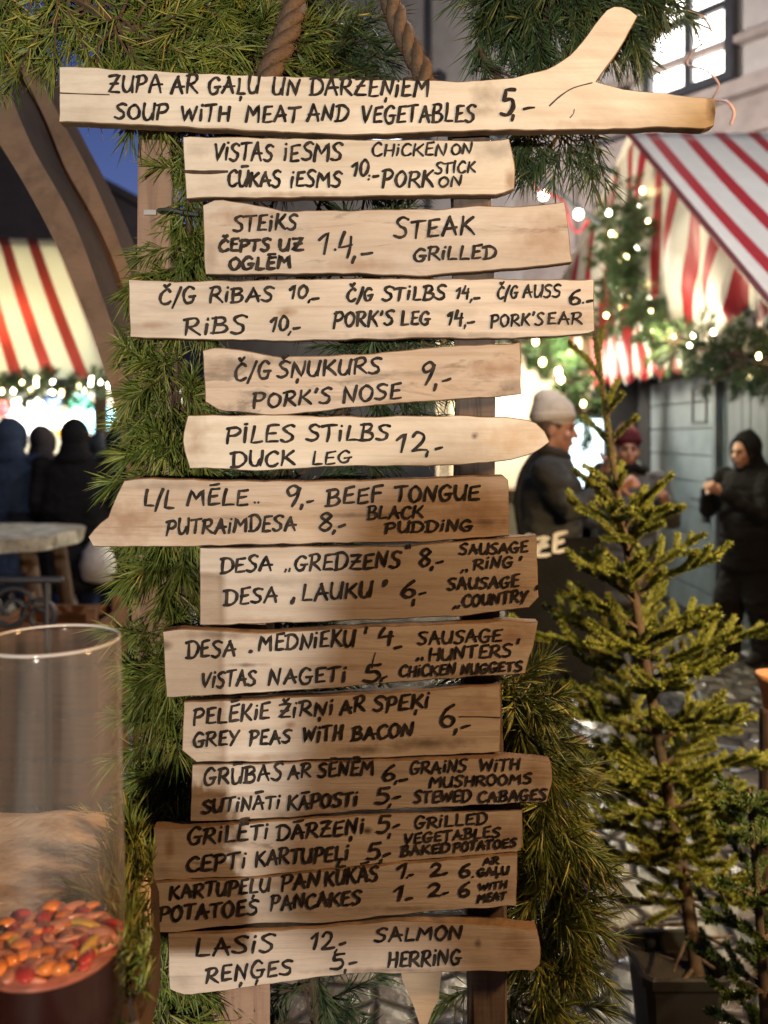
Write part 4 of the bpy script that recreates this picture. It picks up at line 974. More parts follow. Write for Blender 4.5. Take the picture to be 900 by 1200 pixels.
V, Fc = grid4(ER, ER2, TR2, TR, 20, 14, .04); o = obj('awning_side', V, Fc, mm.m, ls, smooth=True); o.modifiers.new('t', 'SOLIDIFY').thickness = .006
MB().box((-5.4, 11.2, 1.1), (2.75, .05, 1.1)).obj('back_wall', plain('white_stall_lining', (0.78, 0.76, 0.72), .6, var=.05, bump=.1), ls)
MB().box((-5.3, 8.95, .48), (2.5, .25, .48)).obj('counter', M['dark_wood'], ls)
for x in (ER.x-.12, -6.6): MB().box((x, 8.66, 1.05), (.05, .05, 1.05)).obj('corner_post', M['dark_wood'], ls)
light_garland('fir garland with fairy lights along the hem of the left stall awning', [P(-60,452,8.45), P(0,455,8.45), P(50,452,8.45), P(90,455,8.45), P(128,450,8.45)], 120, .09, M['garland'], 22, .020, seed=3, ymin=None, nl=.09, w=.003)
def lantern(px, py, Y, r, c, s, label):
    q = P(px, py, Y); root = thing('paper_lantern', label, 'lantern', q, 'paper lanterns in the left stall')
    prof = []
    for j in range(13):
        t = PI*(.08+.84*j/12); prof.append((r*math.sin(t)*(1+.03*(-1)**j), r*math.cos(t)))
    MB().lathe(q, prof, 20).obj('shade', emit('lantern_glow', c, s), root, smooth=True)
    MB().loft([q+Vector((0, 0, r)), q+Vector((0, 0, r+.25))], [.006, .006], 5).obj('cord', M['black'], root)
lantern(35,490,9.6,.26,(1.0,.96,.88),3.5,'large white paper lantern glowing in the left stall')
lantern(94,474,9.5,.13,(.25,.95,.55),1.8,'green paper lantern glowing in the left stall')
lantern(118,492,9.4,.17,(.35,.85,1.0),3.0,'cyan paper lantern glowing at the right end of the left stall')
lantern(84,500,9.9,.17,(1.0,.95,.85),3.2,'white paper lantern beside the green lantern')
lantern(2,478,9.3,.10,(.9,.12,.12),.8,'red paper lantern at the left edge of the left stall')
lantern(62,468,9.2,.10,(.10,.12,.22),.15,'dark blue paper lantern between the white and the green lantern')
lantern(73,507,8.6,.055,(1.0,.55,.08),2.2,'small orange lantern beside the black hood')

# ------------------------------------------------------------------ rustic table, bench, crate at left
tb = thing('rustic_table', 'rustic table with rough frosty slab top standing before the left crowd', 'table', P(20,860,4.6))
M['slab'] = plain('frosty_slab', (0.36, 0.33, 0.26), .7, var=.5, scale=14, bump=.7, bd=.02)
rnd = random.Random(5); zt = 1.09; out = []
for k in range(40):
    a = 2*PI*k/40; ca, sa = math.cos(a), math.sin(a)
    out.append(Vector((-2.28 + .62*math.copysign(abs(ca)**.6, ca) + rnd.uniform(-.025, .025), 4.55 + .42*math.copysign(abs(sa)**.6, sa) + rnd.uniform(-.025, .025), zt)))
n = 40; lo = [q+Vector((rnd.uniform(-.02, .02), rnd.uniform(-.02, .02), -.07)) for q in out]
obj('table_top', out+lo, [tuple(range(n)), tuple(range(2*n-1, n-1, -1))]+[(i, n+i, n+(i+1) % n, (i+1) % n) for i in range(n)], M['slab'], tb)
for (x, y, dx, dy) in ((-1.82,4.35,.14,-.05),(-2.7,4.35,-.1,-.05),(-1.84,4.8,.1,.08),(-2.72,4.8,-.1,.08)):
    MB().loft([(x-.04*0, y, zt-.06), (x+dx*.5+.012, y+dy*.5, .55), (x+dx, y+dy, 0)], [.045, .04, .035], 9).obj('leg', M['dark_wood'], tb, smooth=True)
ib = thing('iron_bench', 'black wrought-iron bench end with scrolls under the rustic table', 'bench', P(20,900,3.4))
sc_ = MB()
def scroll(cx_, cz_, r, sgn, Y):
    q = []
    for k in range(28):
        a = k*.38; rr = r*(1-k/34); q.append(Vector((cx_+sgn*rr*math.cos(a), Y, cz_+rr*math.sin(a))))
    sc_.loft(q, [.011]*len(q), 6)
for (px_, py_, r, sg) in ((14,715,.10,1),(48,722,.075,-1),(-25,720,.10,1)): q = P(px_, py_, 3.4); scroll(q.x, q.z, r, sg, 3.4)
q = P(14,715,3.4)
for dx in (-.35, -.12, .14): sc_.loft([(q.x+dx, 3.4, q.z+.12), (q.x+dx*1.05, 3.4, 0)], [.014, .014], 6)
sc_.loft([(q.x-.4, 3.4, q.z+.12), (q.x+.2, 3.4, q.z+.12)], [.014, .014], 6); sc_.obj('scroll_frame', M['frame_dark'], ib, smooth=True)
M['crate'] = wood('orange_crate_wood', (0.20, 0.09, 0.04), (0.10, 0.045, 0.02), blotch=(0.05, 0.03, 0.02), smear=(0.03, 0.02, 0.015), seed=3.3)
ck = thing('wooden_crate', 'orange-brown wooden crate on the ground below the rustic table', 'crate', P(70,935,3.75)+Vector((0, 0, 0)))
q = P(70,735,3.75); w_ = .24; top = EYE-(706-HZ)/F*3.7; cz = 0
sl_ = MB()
for k in range(4):
    z = .10 + k*(top-.1)/4+.05
    for yy in (-.2, .2): sl_.box((q.x, 3.75+yy, z), (w_, .010, (top-.1)/8-.012), None, .003)
    for xx in (-1, 1): sl_.box((q.x+xx*(w_-.012), 3.75, z), (.010, .185, (top-.1)/8-.012), None, .003)
sl_.obj('slats', M['crate'], ck)
cp = MB()
for a, b in ((-1,-1),(1,-1),(1,1),(-1,1)): cp.box((q.x+a*(w_-.04), 3.75+b*.17, top/2), (.02, .018, top/2), None, .003)
cp.obj('corner_battens', M['crate'], ck)

# ------------------------------------------------------------------ counter slab, cloth, glass with fruit
CT = 1.0
M['counter'] = wood('dark_counter_wood', (0.10, 0.06, 0.035), (0.05, 0.03, 0.018), blotch=(0.05, 0.03, 0.02), smear=(0.03, 0.02, 0.015), grain=(30, 4, 30), seed=9.1)
ct = thing('serving_counter', 'dark live-edge serving counter under the tall glass vase', 'counter', (-.7, .8, 0))
outl = [(-1.6,.45),(-.25,.45),(-.245,.70),(-.250,.90),(-.262,1.0),(-.295,1.12),(-.34,1.22),(-.378,1.265),(-.382,1.335),(-.62,1.345),(-.9,1.34),(-1.6,1.345)]
cc = [Vector((x, y, CT)) for x, y in outl]; n = len(cc); lo = [q-Vector((0, 0, .045)) for q in cc]
obj('counter_top', cc+lo, [tuple(range(n)), tuple(range(2*n-1, n-1, -1))]+[(i, n+i, n+(i+1) % n, (i+1) % n) for i in range(n)], M['counter'], ct)
MB().box((-.95, .85, .4775), (.55, .35, .4775)).obj('base_cabinet', M['dark_wood'], ct)
def onc(px, py): return P(px, py, (EYE-(CT+.022))/((py-HZ)/F))
garland('pine_sprig', 'pine sprig lying on the dark counter right of the glass vase', 'pine sprig', [onc(172,992), onc(158,1022), onc(150,1060), onc(147,1105), onc(150,1150), onc(160,1200)],
  75, .022, M['pine'], per=58, nl=.042, out_dir=(-.18, .05, .35), ymin=0.2, xfront=182, zmin=CT+.003, droop=.02, sl=(.03, .06), stem_r=.004)
# crumpled linen
M['linen'] = plain('beige_linen', (0.60, 0.46, 0.32), .95, var=.22, scale=16, bump=.8, bd=.003)
V = []; Fc = []; nu_, nv_ = 110, 60
def cedge(y):                                   # the counter's right-hand edge at depth y
    ys_ = (.90, 1.0, 1.12, 1.22, 1.265, 1.335); xs_ = (-.25, -.262, -.295, -.34, -.378, -.382)
    return float(np.interp(y, ys_, xs_))
for i in range(nu_+1):
    for j in range(nv_+1):
        s_, t_ = i/nu_, j/nv_
        y = .965 + .355*t_ + .010*math.sin(14*s_)*(1-s_); xr = cedge(y)-.012; x = -1.0 + (xr+1.0)*s_
        e = min(1, 7*min(s_, 1-s_, t_, 1-t_))**.7
        h = .003 + e*(.010 + .006*math.sin(s_*9+t_*3)*math.sin(t_*5+1) + .0012*math.sin(s_*31-t_*14) + .0006*math.sin(s_*57+t_*33) + .0006*math.sin(s_*19+t_*41) + .030*t_**2)
        V.append((x, y, CT + max(.003, h)))
for i in range(nu_):
    for j in range(nv_): k = i*(nv_+1)+j; Fc.append((k, k+nv_+1, k+nv_+2, k+1))
lo_ = tag(obj('linen_cloth', V, Fc, M['linen'], None, (-.8, 1.1, CT), smooth=True), 'crumpled beige linen cloth lying on the counter behind the glass vase', 'cloth')
sm_ = lo_.modifiers.new('t', 'SOLIDIFY'); sm_.thickness = .002; sm_.offset = 1
gY = .85; gx_ = (60-CX)/F*gY; rg = .0665; rim = EYE-(750-HZ)/F*gY; gz = CT
gl = N('clear_glass')
tr_n = gl.n('ShaderNodeBsdfTransparent'); tr_n.inputs[0].default_value = (.96, .95, .94, 1); gs_n = gl.n('ShaderNodeBsdfGlossy'); gs_n.inputs['Roughness'].default_value = .10
fn0 = gl.n('ShaderNodeLayerWeight'); fn0.inputs[0].default_value = .5; mxg = gl.n('ShaderNodeMixShader')
gl.l(gl.ramp(fn0.outputs['Facing'], [(0.0, .03), (.55, .06), (.85, .22), (1.0, .7)]), mxg.inputs[0]); gl.l(tr_n.outputs[0], mxg.inputs[1]); gl.l(gs_n.outputs[0], mxg.inputs[2]); df_n = gl.n('ShaderNodeBsdfDiffuse'); df_n.inputs[0].default_value = (.8, .74, .68, 1); mx2 = gl.n('ShaderNodeMixShader')
film = gl.noise(gl.coords((26, 26, 1.2)), 1.0, 4, .6)       # dried runs and condensation on the glass
film2 = gl.n('ShaderNodeMath', operation='ADD'); gl.l(gl.ramp(film, [(.42, .012), (.75, .065)]), film2.inputs[0]); gl.l(gl.ramp(fn0.outputs['Facing'], [(.75, 0.0), (1.0, .12)]), film2.inputs[1])
gz_n = gl.n('ShaderNodeSeparateXYZ'); gl.l(gl.coords(), gz_n.inputs[0]); mr = gl.n('ShaderNodeMapRange')
for a_, b_ in ((1, .11), (2, .20), (3, .12), (4, 1.0)): mr.inputs[a_].default_value = b_
gl.l(gz_n.outputs[2], mr.inputs[0]); fm = gl.n('ShaderNodeMath', operation='MULTIPLY'); gl.l(film2.outputs[0], fm.inputs[0]); gl.l(mr.outputs[0], fm.inputs[1])
gl.l(fm.outputs[0], mx2.inputs[0]); gl.l(mxg.outputs[0], mx2.inputs[1]); gl.l(df_n.outputs[0], mx2.inputs[2]); gl.l(mx2.outputs[0], gl.out.inputs[0])
# let the light through the thin wall (real thin glass): shadow handled by the glass itself
M['glass'] = gl.m
liq = N('dark_red_punch'); liq.set(**{'Base Color': (0.018, 0.0018, 0.0012), 'Roughness': .05, 'IOR': 1.33, 'Specular IOR Level': .6}); M['punch'] = liq.m
va = thing('glass_vase', 'tall clear glass vase half filled with dark red punch at the lower left', 'vase', (gx_, gY, gz))
H = rim-gz; tk = .0024
prof = [(0,.001),(rg*1.04,.001),(rg*1.07,.006),(rg*1.075,.06),(rg*1.06,.16),(rg*1.03,H*.65),(rg,H-.004),(rg-tk*.2,H),(rg-tk*.9,H),(rg-tk,H-.004),(rg*1.03-tk,H*.65),(rg*1.06-tk,.16),(rg*1.075-tk,.06),(rg*1.06-tk,.012),(0,.010)]
MB().lathe((gx_, gY, gz), prof, 72).obj('vase_wall', M['glass'], va, smooth=True)
M['rim_highlight'] = N('rim_highlight_glass').set(**{'Base Color': (.85, .80, .75), 'Roughness': .08, 'Alpha': .55, 'Specular IOR Level': .9}).m  # pale half-opaque ring: the rim's bright highlight is put into its colour
MB().loft([(gx_+(rg-tk*.5)*math.cos(2*PI*i/64), gY+(rg-tk*.5)*math.sin(2*PI*i/64), rim+.0003) for i in range(65)], [.0014]*65, 8, cap=False).obj('rim', M['rim_highlight'], va, smooth=True)
zl = EYE-(1108-HZ)/F*gY
lh = zl-gz
prof = [(0,.0112),(rg*1.055-tk,.0125),(rg*1.072-tk,.06),(rg*1.056-tk,lh-.004),(0,lh-.004)]
MB().lathe((gx_, gY, gz), prof, 72).obj('punch', M['punch'], va, smooth=False)
M['pulp'] = plain('pinkish_pulp', (0.34, 0.10, 0.06), .3, var=.35, scale=70, bump=.4, bd=.002)
MB().lathe((gx_, gY, gz), [(0,lh-.0035),(rg*1.056-tk,lh-.0035),(rg*1.052-tk,lh),(0,lh+.0005)], 72).obj('pulp_layer', M['pulp'], va, smooth=True)
# fruit floating on top
fruit_mats = {'orange': plain('orange_fruit', (0.66, 0.20, 0.035), .18, scale=60, bump=.2, bd=.001), 'pale': plain('pale_berry', (0.55, 0.22, 0.13), .18, scale=60, bump=.2, bd=.001),
              'red': plain('red_cranberry', (0.42, 0.03, 0.02), .25, scale=60, bump=.1, bd=.001), 'dark': plain('dark_berry', (0.03, 0.02, 0.03), .3, bump=0), 'yellow': plain('lemon_slice', (0.75, 0.46, 0.06), .35, scale=60, bump=.2, bd=.001)}
for k in fruit_mats.values():
    b_ = k.node_tree.nodes['Principled BSDF']; b_.inputs['Subsurface Weight'].default_value = .15; b_.inputs['Subsurface Radius'].default_value = (.004, .002, .001)
rnd = random.Random(21); placed = []; ndark = 0; nred = 0
LAB = {'orange': 'orange kumquat floating in the glass vase', 'pale': 'pale pinkish fruit piece floating in the glass vase', 'red': 'shiny red cranberry floating in the glass vase', 'dark': 'dark blue-black berry floating in the glass vase', 'yellow': 'yellow lemon wedge floating in the glass vase'}
CATS = {'orange': ('kumquat', 'kumquats in the punch'), 'pale': ('fruit_piece', 'fruit pieces in the punch'), 'red': ('cranberry', 'cranberries in the punch'), 'dark': ('blueberry', 'dark berries in the punch'), 'yellow': ('lemon_wedge', 'lemon wedges in the punch')}
R_in = rg*1.05-tk
tries = 0
while len(placed) < 112 and tries < 9000:
    tries += 1
    a = rnd.uniform(0, 2*PI); kind = rnd.choices(['orange','pale','red','dark','yellow'], [28, 44, 16, 3, 12])[0]
    if (kind == 'dark' and ndark >= 4) or (kind == 'red' and nred >= 20): continue
    sz = {'orange': rnd.uniform(.0080, .0115), 'pale': rnd.uniform(.008, .0125), 'red': rnd.uniform(.007, .010), 'dark': .006, 'yellow': .0115}[kind]
    rr = (R_in-sz*1.05)*math.sqrt(rnd.random()); x, y = rr*math.cos(a), rr*math.sin(a)
    lay = 0 if len(placed) < 30 else 1
    z = lh + (.001 if lay == 0 else .0075) + rnd.uniform(-.001, .0015)
    if any((x-p[0])**2+(y-p[1])**2+((z-p[2])*1.3)**2 < ((sz+p[3])*.58)**2 for p in placed): continue
    placed.append((x, y, z, sz)); ndark += kind == 'dark'; nred += kind == 'red'
    rot = Matrix.Rotation(rnd.uniform(0, PI), 3, 'Z') @ Matrix.Rotation(rnd.uniform(-.6, .6), 3, 'X')
    asp = {'orange': (1.15, .95, .72), 'pale': (1.7, .85, .42), 'red': (1.5, .9, .55), 'dark': (1, 1, 1), 'yellow': (1.9, .75, .45)}[kind]
    q = Vector((gx_+x, gY+y, gz+z)); mb = MB().ell(q, tuple(sz*k for k in asp), 14, 9, rot)
    nm, grp = CATS[kind]
    tag(mb.obj(nm, fruit_mats[kind], None, q, smooth=True), LAB[kind], nm.replace('_', ' '), grp)

# ------------------------------------------------------------------ people
SKIN = N('skin'); f_ = SKIN.noise(SKIN.coords(), 30, 4); SKIN.set(**{'Base Color': SKIN.ramp(f_, [(0.3, (0.50, 0.27, 0.20)), (0.7, (0.60, 0.35, 0.26))]), 'Roughness': .5, 'Subsurface Weight': .1}); SKIN.b.inputs['Subsurface Radius'].default_value = (.01, .004, .002); M['skin'] = SKIN.m
def cloth(name, c, rough=.85): return plain(name, c, rough, var=.22, scale=7, bump=.6, bd=.012, **{'Specular IOR Level': .12})
def parent_seed(n, x): return len(n)*1.7
def remesh(mb, name, mat, parent, voxel, smooth=4, loc=None, disp=0.0):
    o = mb.obj(name, mat, parent, loc)
    r = o.modifiers.new('r', 'REMESH'); r.mode = 'VOXEL'; r.voxel_size = voxel
    s_ = o.modifiers.new('s', 'SMOOTH'); s_.iterations = smooth; s_.factor = .5
    dg = bpy.context.evaluated_depsgraph_get(); ev = o.evaluated_get(dg)
    me = bpy.data.meshes.new_from_object(ev); o.modifiers.clear(); old = o.data; o.data = me
    if disp:
        from mathutils import noise as mn
        nrm_ = [v_.normal.copy() for v_ in me.vertices]
        for v_, vn_ in zip(me.vertices, nrm_):
            q = v_.co.copy(); sd_ = Vector((parent_seed(name, q.x), 0, 0))
            v_.co = q + vn_*disp*(mn.noise(Vector((q.x*7, q.y*7, q.z*11))+sd_) + .6*mn.noise(Vector((q.x*16, q.y*16, q.z*26))+sd_))
    bpy.data.meshes.remove(old); me.name = name
    if not me.materials: me.materials.append(mat)
    me.polygons.foreach_set('use_smooth', [True]*len(me.polygons)); me.update()
    return o
def hand(mb, wrist, dirv, palm_n, s=1.0, curl=.6):
    d = Vector(dirv).normalized(); pn = Vector(palm_n); pn = (pn-d*pn.dot(d)).normalized(); sd = d.cross(pn)
    w = Vector(wrist)
    mb.loft([w-d*.03, w+d*.02, w+d*.055*s, w+d*.09*s], [(.024*s, .022*s), (.034*s, .017*s), (.040*s, .016*s), (.036*s, .013*s)], 10)
    for k, (off, L) in enumerate(((-.030, .062), (-.010, .074), (.010, .070), (.029, .055))):
        b = w+d*.082*s+sd*off*s; pts = [b]; dd = d.copy()
        for j, fr_ in enumerate((.45, .32, .26)):
            dd = (dd*math.cos(curl)+pn*math.sin(curl)).normalized() if j else (dd+pn*.25*curl).normalized()
            pts.append(pts[-1]+dd*L*fr_*s)
        mb.loft(pts, [.0095*s, .009*s, .0082*s, .007*s], 8)
    b = w+d*.03*s-sd*.03*s; mb.loft([b, b+(d*.5-sd*.6+pn*.35).normalized()*.035*s, b+(d*.5-sd*.6+pn*.35).normalized()*.035*s+(d*.8+pn*.4).normalized()*.030*s], [.013*s, .011*s, .008*s], 8)

def person(label, loc, rot, H, coat, trou, arms, hat=None, hood=False, hair=None, coat_len=.46, wide=1.0, scarf=None, head_turn=0.0, head_down=0.0, legs_apart=.0, shoes=None, group=None, face=True, leg_w=1.0):
    """local frame: faces -Y, feet at z=0; arms: [(elbow, wrist, palm)] for the person's right (-x) and left (+x)"""
    k = H/1.75; Z = lambda f: f*H
    sh = [(-.185*k*wide, 0, Z(.815)), (.185*k*wide, 0, Z(.815))]
    RH = Matrix.Rotation(head_turn, 3, 'Z') @ Matrix.Rotation(head_down, 3, 'X')
    hc = Vector((0, -.02*k, Z(.93)))
    def hp(x, y, z): return hc + RH @ Vector((x*k, y*k, z*k))
    b = MB()
    # head, face and neck
    b.ell(hc+RH @ Vector((0, .012*k, .02*k)), (.076*k, .095*k, .098*k), 18, 12, RH)
    b.ell(hp(0, -.030, -.045), (.056*k, .062*k, .070*k), 16, 10, RH)
    b.ell(hp(0, -.066, -.098), (.026*k, .022*k, .020*k), 12, 8, RH)
    b.loft([hp(0, -.084, .020), hp(0, -.102, -.012), hp(0, -.112, -.034)], [.009*k, .012*k, .0145*k], 8)
    b.ell(hp(0, -.088, .030), (.052*k, .014*k, .012*k), 12, 8, RH)
    b.ell(hp(0, -.086, -.066), (.024*k, .014*k, .013*k), 12, 8, RH)
    for s_ in (-1, 1):
        b.ell(hp(s_*.078, .012, -.010), (.010*k, .020*k, .032*k), 10, 8, RH); b.ell(hp(s_*.040, -.066, -.028), (.026*k, .022*k, .024*k), 10, 8, RH)
    b.loft([(0, .015*k, Z(.80)), (0, .01*k, Z(.86)), hp(0, .01, -.05)], [.062*k, .056*k, .055*k], 12)
    # trunk, limbs
    b.loft([(0, 0, Z(.50)), (0, 0, Z(.58)), (0, 0, Z(.66)), (0, 0, Z(.76)), (0, .005, Z(.815)), (0, .01, Z(.84))], [(.155*k, .11*k), (.15*k, .105*k), (.145*k, .10*k), (.165*k, .115*k), (.15*k, .09*k), (.08*k, .07*k)], 16)
    feet = []
    for i, s_ in enumerate((-1, 1)):
        hipx = s_*.09*k; fx = s_*(.10*k+legs_apart); fy = (.04 if i else -.04)*k
        b.loft([(hipx, 0, Z(.52)), (hipx*1.02, -.01, Z(.40)), ((hipx+fx)/2, -.015+fy*.5, Z(.28)), (fx, fy+.01, Z(.18)), (fx, fy+.01, .08)], [.085*k, .075*k, .055*k, .050*k, .036*k], 12)
        b.loft([(fx, fy+.05*k, .045), (fx, fy-.06*k, .035), (fx*1.05, fy-.15*k, .028)], [.034*k, .038*k, .026*k], 10); feet.append((fx, fy))
        e, w_, pn = arms[i]; e = Vector(e); w_ = Vector(w_)
        b.loft([sh[i], Vector(sh[i]).lerp(e, .5), e, e.lerp(w_, .5), w_], [.052*k, .046*k, .040*k, .037*k, .026*k], 12)
        hand(b, w_, w_-e, pn, k*.98)
    root = remesh(b, 'person', M['skin'], None, .0075, 3, (0, 0, 0))
    tag(root, label, 'person', group)
    # clothing
    cm = cloth('coat_cloth', coat); c_ = MB(); zb = Z(.50)-coat_len*k*.55
    c_.loft([(0, .0, zb), (0, 0, zb+.18*k), (0, 0, Z(.60)), (0, 0, Z(.70)), (0, 0, Z(.78)), (0, .005, Z(.825)), (0, .012, Z(.855))], [(.225*k*wide, .175*k), (.215*k*wide, .165*k), (.20*k*wide, .155*k), (.205*k*wide, .158*k), (.20*k*wide, .145*k), (.16*k*wide, .11*k), (.082*k, .082*k)], 22)
    for i in range(2):
        e, w_, pn = arms[i]; e = Vector(e); w_ = Vector(w_); ww = e.lerp(w_, .93)
        c_.loft([Vector(sh[i])*1.0, Vector(sh[i]).lerp(e, .5), e, e.lerp(w_, .5), ww], [.082*k, .076*k, .070*k, .064*k, .052*k], 14)
        c_.ell(Vector(sh[i])+Vector((0, 0, -.01)), (.085*k, .085*k, .075*k))
    remesh(c_, 'coat', cm, root, .011, 4, disp=.016)
    # collar and front seam
    MB().loft([(0, -.085*k, Z(.845)), (.07*k, -.04*k, Z(.86)), (.075*k, .04*k, Z(.872)), (0, .085*k, Z(.875)), (-.075*k, .04*k, Z(.872)), (-.07*k, -.04*k, Z(.86)), (-.005, -.088*k, Z(.845))], [(.012, .028*k)]*7, 8).obj('collar', cm, root, smooth=True)
    tm = cloth('trouser_cloth', trou); t_ = MB()
    for i, s_ in enumerate((-1, 1)):
        fx, fy = feet[i]
        t_.loft([(s_*.085*k, 0, Z(.53)), (s_*.092*k, -.01, Z(.40)), ((s_*.09*k+fx)/2, -.012+fy*.5, Z(.28)), (fx, fy+.01, Z(.16)), (fx, fy+.005, .055)], [.108*k, .098*k*(.6+.4*leg_w), .082*k*leg_w, .078*k*leg_w, .076*k*leg_w], 14)
    t_.ell((0, 0, Z(.50)), (.17*k, .125*k, .11*k)); remesh(t_, 'trousers', tm, root, .012, 4, disp=.014)
    sm = plain('shoe_leather', shoes or (0.02, 0.018, 0.017), .5, bump=.2)
    for fx, fy in feet:
        MB().loft([(fx, fy+.085*k, .052), (fx, fy+.03*k, .058), (fx, fy-.07*k, .050), (fx*1.05, fy-.17*k, .036), (fx*1.06, fy-.215*k, .032)], [(.040*k, .048), (.044*k, .055), (.048*k, .046), (.044*k, .033), (.030*k, .026)], 12).obj('shoe', sm, root, smooth=True)
    if face:
        em = plain('eye_dark', (0.02, 0.015, 0.012), .2, bump=0); lm = plain('lips', (0.36, 0.13, 0.11), .4, bump=0)
        for s_ in (-1, 1):
            MB().ell(hp(s_*.032, -.0835, .004), (.0125*k, .007*k, .0065*k), 10, 6, RH).obj('eye', em, root, smooth=True)
            MB().loft([hp(s_*.014, -.100, .026), hp(s_*.034, -.100, .030), hp(s_*.054, -.084, .022)], [.004*k]*3, 6).obj('eyebrow', plain('brow', (0.05, 0.03, 0.02), .8, bump=0), root)
        MB().ell(hp(0, -.1005, -.066), (.021*k, .0045*k, .006*k), 10, 6, RH).obj('lips', lm, root, smooth=True)
    if hair:
        hm = plain('hair', hair, .5, var=.4, scale=40, bump=.6)
        h_ = MB().ell(hp(0, .024, .030), (.086*k, .098*k, .100*k), 16, 10, RH); h_.ell(hp(0, .055, -.04), (.075*k, .055*k, .11*k), 14, 10, RH); remesh(h_, 'hair', hm, root, .012, 3)
    if hat:
        hm = cloth('knit_hat', hat); h_ = MB(); h_.ell(hp(0, .018, .075), (.095*k, .112*k, .100*k), 18, 10, RH); h_.ell(hp(0, .05, .135), (.066*k, .075*k, .060*k), 14, 8, RH); remesh(h_, 'hat', hm, root, .010, 4)
        q = [hp(.088*math.cos(2*PI*i/24), .018+.104*math.sin(2*PI*i/24), .062-.014*math.sin(2*PI*i/24)) for i in range(25)]
        MB().loft(q, [(.026*k, .011*k)]*25, 8, cap=False).obj('hat_brim', hm, root, smooth=True)
    if hood:
        h_ = MB(); h_.ell(hp(0, .045, .028), (.112*k, .115*k, .128*k), 18, 12, RH); h_.ell(hp(0, .05, -.09), (.115*k, .10*k, .10*k), 14, 10, RH); h_.ell(hp(0, .055, -.155), (.150*k, .115*k, .075*k), 14, 10, RH); h_.ell(hp(0, .085, .085), (.060*k, .060*k, .075*k), 12, 8, RH); remesh(h_, 'hood', cm, root, .012, 4)
        q = [hp(.093*math.cos(2*PI*i/20), -.048+.02*abs(math.cos(2*PI*i/20)), -.012+.118*math.sin(2*PI*i/20)) for i in range(21)]
        MB().loft(q, [(.016*k, .020*k)]*21, 8, cap=False).obj('hood_rim', cm, root, smooth=True)
    if scarf:
        q = [Vector((.10*k*math.cos(2*PI*i/20), .012*k+.10*k*math.sin(2*PI*i/20), Z(.855)+.012*math.sin(i*1.3))) for i in range(21)]
        MB().loft(q, [(.032*k, .045*k)]*21, 10, cap=False).obj('scarf', cloth('scarf_cloth', scarf), root, smooth=True)
    root.location = loc; root.rotation_euler = (0, 0, rot)
    return root
dn = (0, 0, -1)
# rot: 0 faces the camera (-Y); +90 deg faces +X
q = P(645, 0, 4.25)
p1 = person('man in white knitted hat and charcoal coat eating with raised hand beside the boards', (q.x, 4.25, 0), math.radians(78), 1.755, (0.060, 0.064, 0.064), (0.022, 0.022, 0.026),
   [((-.25, -.09, 1.25), (-.13, -.31, 1.345), (.6, .1, -.3)), ((.25, -.16, 1.20), (.07, -.27, 1.435), (-.6, .5, 0))], hat=(0.62, 0.57, 0.50), hair=(0.10, 0.06, 0.035), head_down=.10, coat_len=.55, wide=.93, shoes=(0.22, 0.10, 0.05))
# tote with lettering on his near side, hung from a strap
def local(pers, v): return Matrix.Translation(pers.location) @ Matrix.Rotation(pers.rotation_euler.z, 4, 'Z') @ Vector(v)
M['tote'] = cloth('black_tote_cloth', (0.012, 0.012, 0.013)); M['white_print'] = plain('white_print', (0.75, 0.74, 0.72), .6, bump=0)
tY = 4.02; tq = P(648, 720, tY)
tot = thing('tote_bag', 'black shoulder tote with large white capital letters on the man in the charcoal coat', 'bag', tq)
V = []; Fc = []; nn = 12; crn = [(596,628),(704,628),(712,812),(590,812)]
tb_ = MB()
for side in (0, 1):
    for i in range(nn+1):
        for j in range(nn+1):
            s_, t_ = i/nn, j/nn; px = (596-6*t_)+(108+14*t_)*s_; py = 630+182*t_
            v_ = P(px, py, tY); v_.y += (1 if side else -1)*(.006+.045*math.sin(PI*s_)*math.sin(PI*min(1, t_*.95))**.6) + .012*math.sin(s_*9+t_*5)
            V.append(v_)
W_ = nn+1
for i in range(nn):
    for j in range(nn):
        a = i*W_+j; Fc.append((a, a+1, a+W_+1, a+W_)); b = a+W_*W_; Fc.append((b, b+W_, b+W_+1, b+1))
rim_ = [i*W_ for i in range(W_)]+[nn*W_+j for j in range(1, W_)]+[i*W_+nn for i in range(nn-1, -1, -1)]+[j for j in range(nn-1, 0, -1)]
for i in range(len(rim_)): a, b = rim_[i], rim_[(i+1) % len(rim_)]; Fc.append((a, b, b+W_*W_, a+W_*W_))
obj('bag_body', V, Fc, M['tote'], tot, smooth=True)
MB().loft(catmull([P(612,632,tY-.01), P(606,590,tY-.03), P(612,555,tY+.02), P(628,530,tY+.10)], 6), [(.016, .004)]*19, 8).obj('strap', M['tote'], tot, smooth=True)
LV = []; LF = []; rnd = random.Random(2)
for st_ in word_strokes('EZE', 606, 652, 661, 645, 20, rnd):
    v_, f2 = ribbon(st_, 2.3, rnd); b = len(LV)
    for q_ in v_:
        s_ = (q_.x-596)/108; t_ = (q_.y-630)/182; w_ = P(q_.x, q_.y, tY); w_.y += -(.006+.045*math.sin(PI*max(0.02,min(.98,s_)))*math.sin(PI*max(.02, t_*.95))**.6) + .012*math.sin(s_*9+t_*5) - .004; LV.append(w_)
    LF += [tuple(i+b for i in x) for x in f2]
obj('lettering', LV, LF, M['white_print'], tot)
M['paper'] = plain('white_paper', (0.72, 0.70, 0.66), .7, bump=.1)
tp = P(706,578,4.2); tr_ = MB(); tr_.lathe(tp, [(0.0,-.012),(.045,-.012),(.062,.012),(.060,.013),(.044,-.009),(0,-.009)], 20)
tag(tr_.obj('paper_tray', M['paper'], None, tp, smooth=True), 'small white paper tray in the lower hand of the man in white hat', 'tray')
q = P(735, 0, 5.5)
